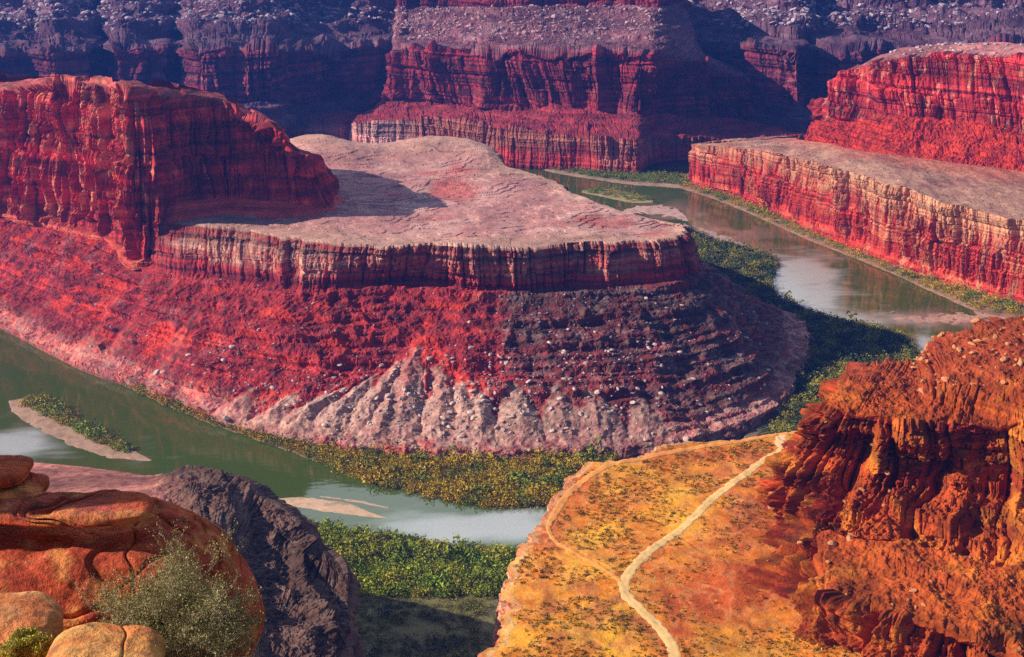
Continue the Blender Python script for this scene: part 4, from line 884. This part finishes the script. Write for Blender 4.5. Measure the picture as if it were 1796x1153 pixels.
# ------------------------------------------------------------------ close rocks at the overlook
def rock_blob(name, center, rad, seed, label, col1, col2, amp=.12, ledge=0.0, n=220, squash=2.4, cracks=()):
    th = np.linspace(0, math.pi, n); ph = np.linspace(0, 2*math.pi, 2*n)
    T, Ph = np.meshgrid(th, ph, indexing='ij')
    d = np.stack([np.sin(T)*np.cos(Ph), np.sin(T)*np.sin(Ph), np.cos(T)], -1)
    pn = (np.abs(d)**squash).sum(-1)**(-1/squash); S = d*pn[..., None]
    P = S*np.array(rad)
    q = P + seed*3.1
    a = fbm(q[..., 0]/2.2, q[..., 1]/2.2, q[..., 2]/2.2, 4)*amp*2.2 + fbm(q[..., 0]/.35, q[..., 1]/.35, q[..., 2]/.25, 3)*amp*.12
    if ledge:
        zz = (P[..., 2] + .22*P[..., 0] + .25*perlin(P[..., 0]/1.3, P[..., 1]/1.3, P[..., 2]))/.16; k = np.floor(zz); fr = zz - k
        l0 = perlin(k*.73+seed, P[..., 0]/1.5, P[..., 1]/1.5); l1 = perlin((k+1)*.73+seed, P[..., 0]/1.5, P[..., 1]/1.5)
        a = a + (l0 + (l1-l0)*sstep(.8, 1, fr))*ledge*(.06 + .94*sstep(.45, .8, P[..., 2]/rad[2]))
    for (nx, ny, nz, off, wd, dp) in cracks:
        e = nx*P[..., 0] + ny*P[..., 1] + nz*P[..., 2] - off + .12*perlin(P[..., 0]/.6, P[..., 1]/.6, P[..., 2]/.6); a = a - np.exp(-(e/wd)**2)*dp
    P = P + d*a[..., None]
    n1 = fbm(q[..., 0]/.9, q[..., 1]/.9, q[..., 2]/.5, 4); n2 = fbm(q[..., 0]/.2, q[..., 1]/.2, q[..., 2]/.1, 3)
    c = mix(np.zeros(P.shape) + np.array(col1), col2, sstep(-.3, .5, n1)); c = mix(c, np.array(col1)*.5, sstep(.1, .6, n2)*.4); c = mix(c, np.array((.62,.27,.08)), sstep(.1, .5, fbm(q[..., 0]/.7+9, q[..., 1]/.7, q[..., 2]/.7, 4))*.55); c = mix(c, np.array((.10,.05,.04)), sstep(.3, .6, fbm(q[..., 0]/.3+4, q[..., 1]/.3, q[..., 2]/1.2, 4))*.5)
    f = grid_faces(n, 2*n)[:, ::-1]
    o = mesh_np(name, P, f, c, M_close); o.location = center
    return put(o, None, label, 'rock')
SST = (.46,.085,.035); SST2 = (.40,.06,.035)
rock_blob('sandstone_boulder', D(150, 1090, 20.5), (2.75, 2.3, 1.85), 1, 'huge smooth rounded red sandstone boulder filling the lower left corner behind the shrub', SST, SST2, amp=.11, ledge=.075, n=380, squash=2.5,
          cracks=((.10,-.12,1,1.52,.02,.07), (.16,-.10,1,1.36,.018,.06), (.05,-.2,1,1.66,.02,.05), (.2,-.2,1,1.20,.014,.04), (.86,.1,.5,1.75,.02,.05), (.55,-.1,-.8,-.35,.015,.04)))
rock_blob('sandstone_boulder', np.array([-17, 22.7, 592.8]), (3.2, 3.8, 4.4), 9, 'unseen tall red boulder added beyond the left edge to shade the big smooth boulder', SST, SST2, amp=.2, n=90)  # out of view, added to keep sun off the big boulder
rock_blob('sandstone_slab', D(-25, 862, 20.8), (.95, .6, .15), 2, 'layered red slab perched on the big boulder at the left edge', SST, (.36,.07,.05), amp=.05, ledge=.10, squash=4, n=200, cracks=((.1,0,1,.05,.025,.16), (.1,0,1,-.08,.02,.10), (.1,0,1,.15,.015,.08)))
rock_blob('sandstone_slab', D(-15, 826, 21.0), (.62, .5, .12), 12, 'small upper red slab topping the stack at the left edge', SST, (.40,.10,.06), amp=.05, ledge=.06, squash=4, n=160, cracks=((.1,0,1,.02,.02,.08),))
rock_blob('sandstone_boulder', D(20, 1105, 15.8), (.62, .7, .28), 3, 'low tan sandstone boulder at the left edge below the big red boulder', (.52,.24,.10), (.50,.14,.05), amp=.11, n=200, squash=3.2, cracks=((.3,.2,1,.1,.012,.03),))
rock_blob('sandstone_boulder', D(190, 1165, 14.2), (.72, .7, .30), 4, 'rounded golden sandstone boulder at the bottom edge in front of the shrub', (.60,.30,.10), (.55,.16,.05), amp=.10, n=200, squash=2.9, cracks=((.9,.3,.2,.25,.012,.04),))
rock_blob('sandstone_slab', D(130, 893, 20.1), (1.25, .5, .13), 6, 'cross-bedded thin red slab lying along the top of the big boulder', SST, (.36,.07,.05), amp=.04, ledge=.05, squash=3.6, n=200, cracks=((.22,-.1,1,.03,.015,.12), (.26,-.1,1,-.06,.014,.08), (.2,-.1,1,.10,.012,.07), (.3,-.1,1,.0,.01,.05)))
# the ground of the overlook these rocks stand on
def build_ledge():
    rows = [[D(x0, y0, Y) for x0, y0, Y in r] for r in (
        [(-900,1900,60),(-300,1900,55),(200,1900,50),(560,1900,45),(900,1900,40)],
        [(-900,1210,26),(-300,1200,25),(200,1200,24.5),(470,1210,23),(600,1500,18)],
        [(-1200,1260,12),(-300,1250,12),(200,1250,12),(420,1330,12),(500,1600,12)])]
    rows.append([np.array([x, 3.5, 596.6]) for x in (-9, -4, 0, 3, 6)]); rows.append([np.array([x, -14.0, 598.2]) for x in (-14, -6, 0, 6, 12)])
    P, vr, s = loft(rows, 260, [60, 80, 60, 60]); x, y, z = P[..., 0], P[..., 1], P[..., 2]
    P[..., 2] += fbm(x/2.5, y/2.5, 0*x, 4)*.25
    c = mix(np.zeros(P.shape) + C(.42,.12,.05), C(.30,.07,.04), sstep(-.3,.5,fbm(x, y, z, 3)))
    surf('overlook_ledge', P, c, M_close)['kind'] = 'structure'
build_ledge()

# ------------------------------------------------------------------ foreground shrub
def bark_mat():
    m = bpy.data.materials.new('dry_bark'); m.use_nodes = True; b = m.node_tree.nodes['Principled BSDF']; b.inputs['Base Color'].default_value = (.30,.22,.16,1); b.inputs['Roughness'].default_value = .9
    n = m.node_tree.nodes.new('ShaderNodeTexNoise'); n.inputs['Scale'].default_value = 30; r = m.node_tree.nodes.new('ShaderNodeValToRGB'); r.color_ramp.elements[0].color = (.14,.09,.06,1); r.color_ramp.elements[1].color = (.50,.40,.30,1)
    m.node_tree.links.new(n.outputs[0], r.inputs[0]); m.node_tree.links.new(r.outputs[0], b.inputs['Base Color']); return m
M_bark = bark_mat()
def shrub(name, base, height, spread, seed, label, leafcol, nmain=26, leaves=True):
    r = random.Random(seed); V, Fc, tips = [], [], []
    def tube(p0, p1, r0, r1):
        d = (p1-p0); q = d.to_track_quat('Z', 'Y'); b0 = len(V)
        for (p, rr) in ((p0, r0), (p1, r1)):
            for k in range(5):
                a = k*2*math.pi/5; V.append((p + q @ Vector((math.cos(a)*rr, math.sin(a)*rr, 0)))[:])
        for k in range(5): Fc.append((b0+k, b0+(k+1) % 5, b0+5+(k+1) % 5, b0+5+k))
    def grow(p, d, ln, rad, lev):
        n = 4
        for i in range(n):
            d = (d + Vector((r.gauss(0, .22), r.gauss(0, .22), r.gauss(.03, .16)))).normalized(); p1 = p + d*(ln/n); r1 = rad*.86
            tube(p, p1, rad, r1)
            if lev < 3 and r.random() < (.95 if lev < 2 else .75):
                for _ in range(2 if lev else 2):
                    dd = (d + Vector((r.gauss(0, .6), r.gauss(0, .6), r.gauss(.15, .45)))).normalized(); grow(p1, dd, ln*r.uniform(.45, .65), r1*.55, lev+1)
            if lev >= 2: tips.append((p1, d))
            p, rad = p1, r1
    for i in range(nmain):
        a = r.uniform(0, 6.283); t = r.random()**.6; d = Vector((math.cos(a)*t*spread, math.sin(a)*t*spread*.7, 1.0 - .45*t)).normalized()
        grow(Vector((math.cos(a)*.06, math.sin(a)*.06, 0)), d, height*r.uniform(.6, 1.0), .016, 0)
    e = bpy.data.objects.new(name, None); COL.objects.link(e); e.location = base; put(e, None, label, 'shrub')
    mesh_np('branches', np.array(V), np.array(Fc), None, M_bark, parent=e)
    rg = np.random.RandomState(seed); T = np.array([t[0][:] for t in tips]); n = len(T); k = 3
    c = T[:, None] + rg.normal(size=(n, k, 3))*.018
    tri = rg.normal(size=(n, k, 3, 3)); tri /= np.linalg.norm(tri, axis=3)[..., None]; tri[..., 2] *= 1.3
    Vl = (c[:, :, None] + tri*rg.uniform(.007, .016, (n, k, 1, 1)))
    cc = np.array(leafcol)*rg.uniform(.5, 1.6, (n, 1, 1, 1))*np.ones((n, k, 3, 3)); dry = rg.uniform(0, 1, n) < .25; cc[dry] = np.array((.42,.33,.20))*rg.uniform(.6, 1.2, (dry.sum(), 1, 1, 1))
    mesh_np('leaves', Vl.reshape(-1, 3), np.arange(n*k*3).reshape(-1, 3), cc.reshape(-1, 3), M_leaf, smooth=False, parent=e)
    return e
b0 = D(300, 1170, 15.6)
shrub('desert_shrub', b0, 1.05, 1.35, 5, 'scraggly grey-green shrub with bare twigs in front of the big red boulder', (.22,.22,.08))
shrub('desert_shrub', D(60, 1150, 14.6), .22, .9, 8, 'tiny yellow-green tuft between the two low boulders at the bottom left', (.36,.34,.04), nmain=14)

# ------------------------------------------------------------------ haze over the canyon
def haze():
    import bmesh
    bm = bmesh.new(); bmesh.ops.create_cube(bm, size=1); m = bpy.data.meshes.new('haze'); bm.to_mesh(m); bm.free()
    o = bpy.data.objects.new('haze', m); COL.objects.link(o); o.location = (0, 4800, 500); o.scale = (24000, 10600, 1100); o['kind'] = 'stuff'
    mt = bpy.data.materials.new('haze'); mt.use_nodes = True; t = mt.node_tree; t.nodes.clear(); ou = t.nodes.new('ShaderNodeOutputMaterial'); v = t.nodes.new('ShaderNodeVolumePrincipled')
    v.inputs['Color'].default_value = (.07, .22, 1.0, 1); v.inputs['Density'].default_value = 4.6e-5; v.inputs['Anisotropy'].default_value = .3
    t.links.new(v.outputs[0], ou.inputs['Volume']); m.materials.append(mt)
haze()
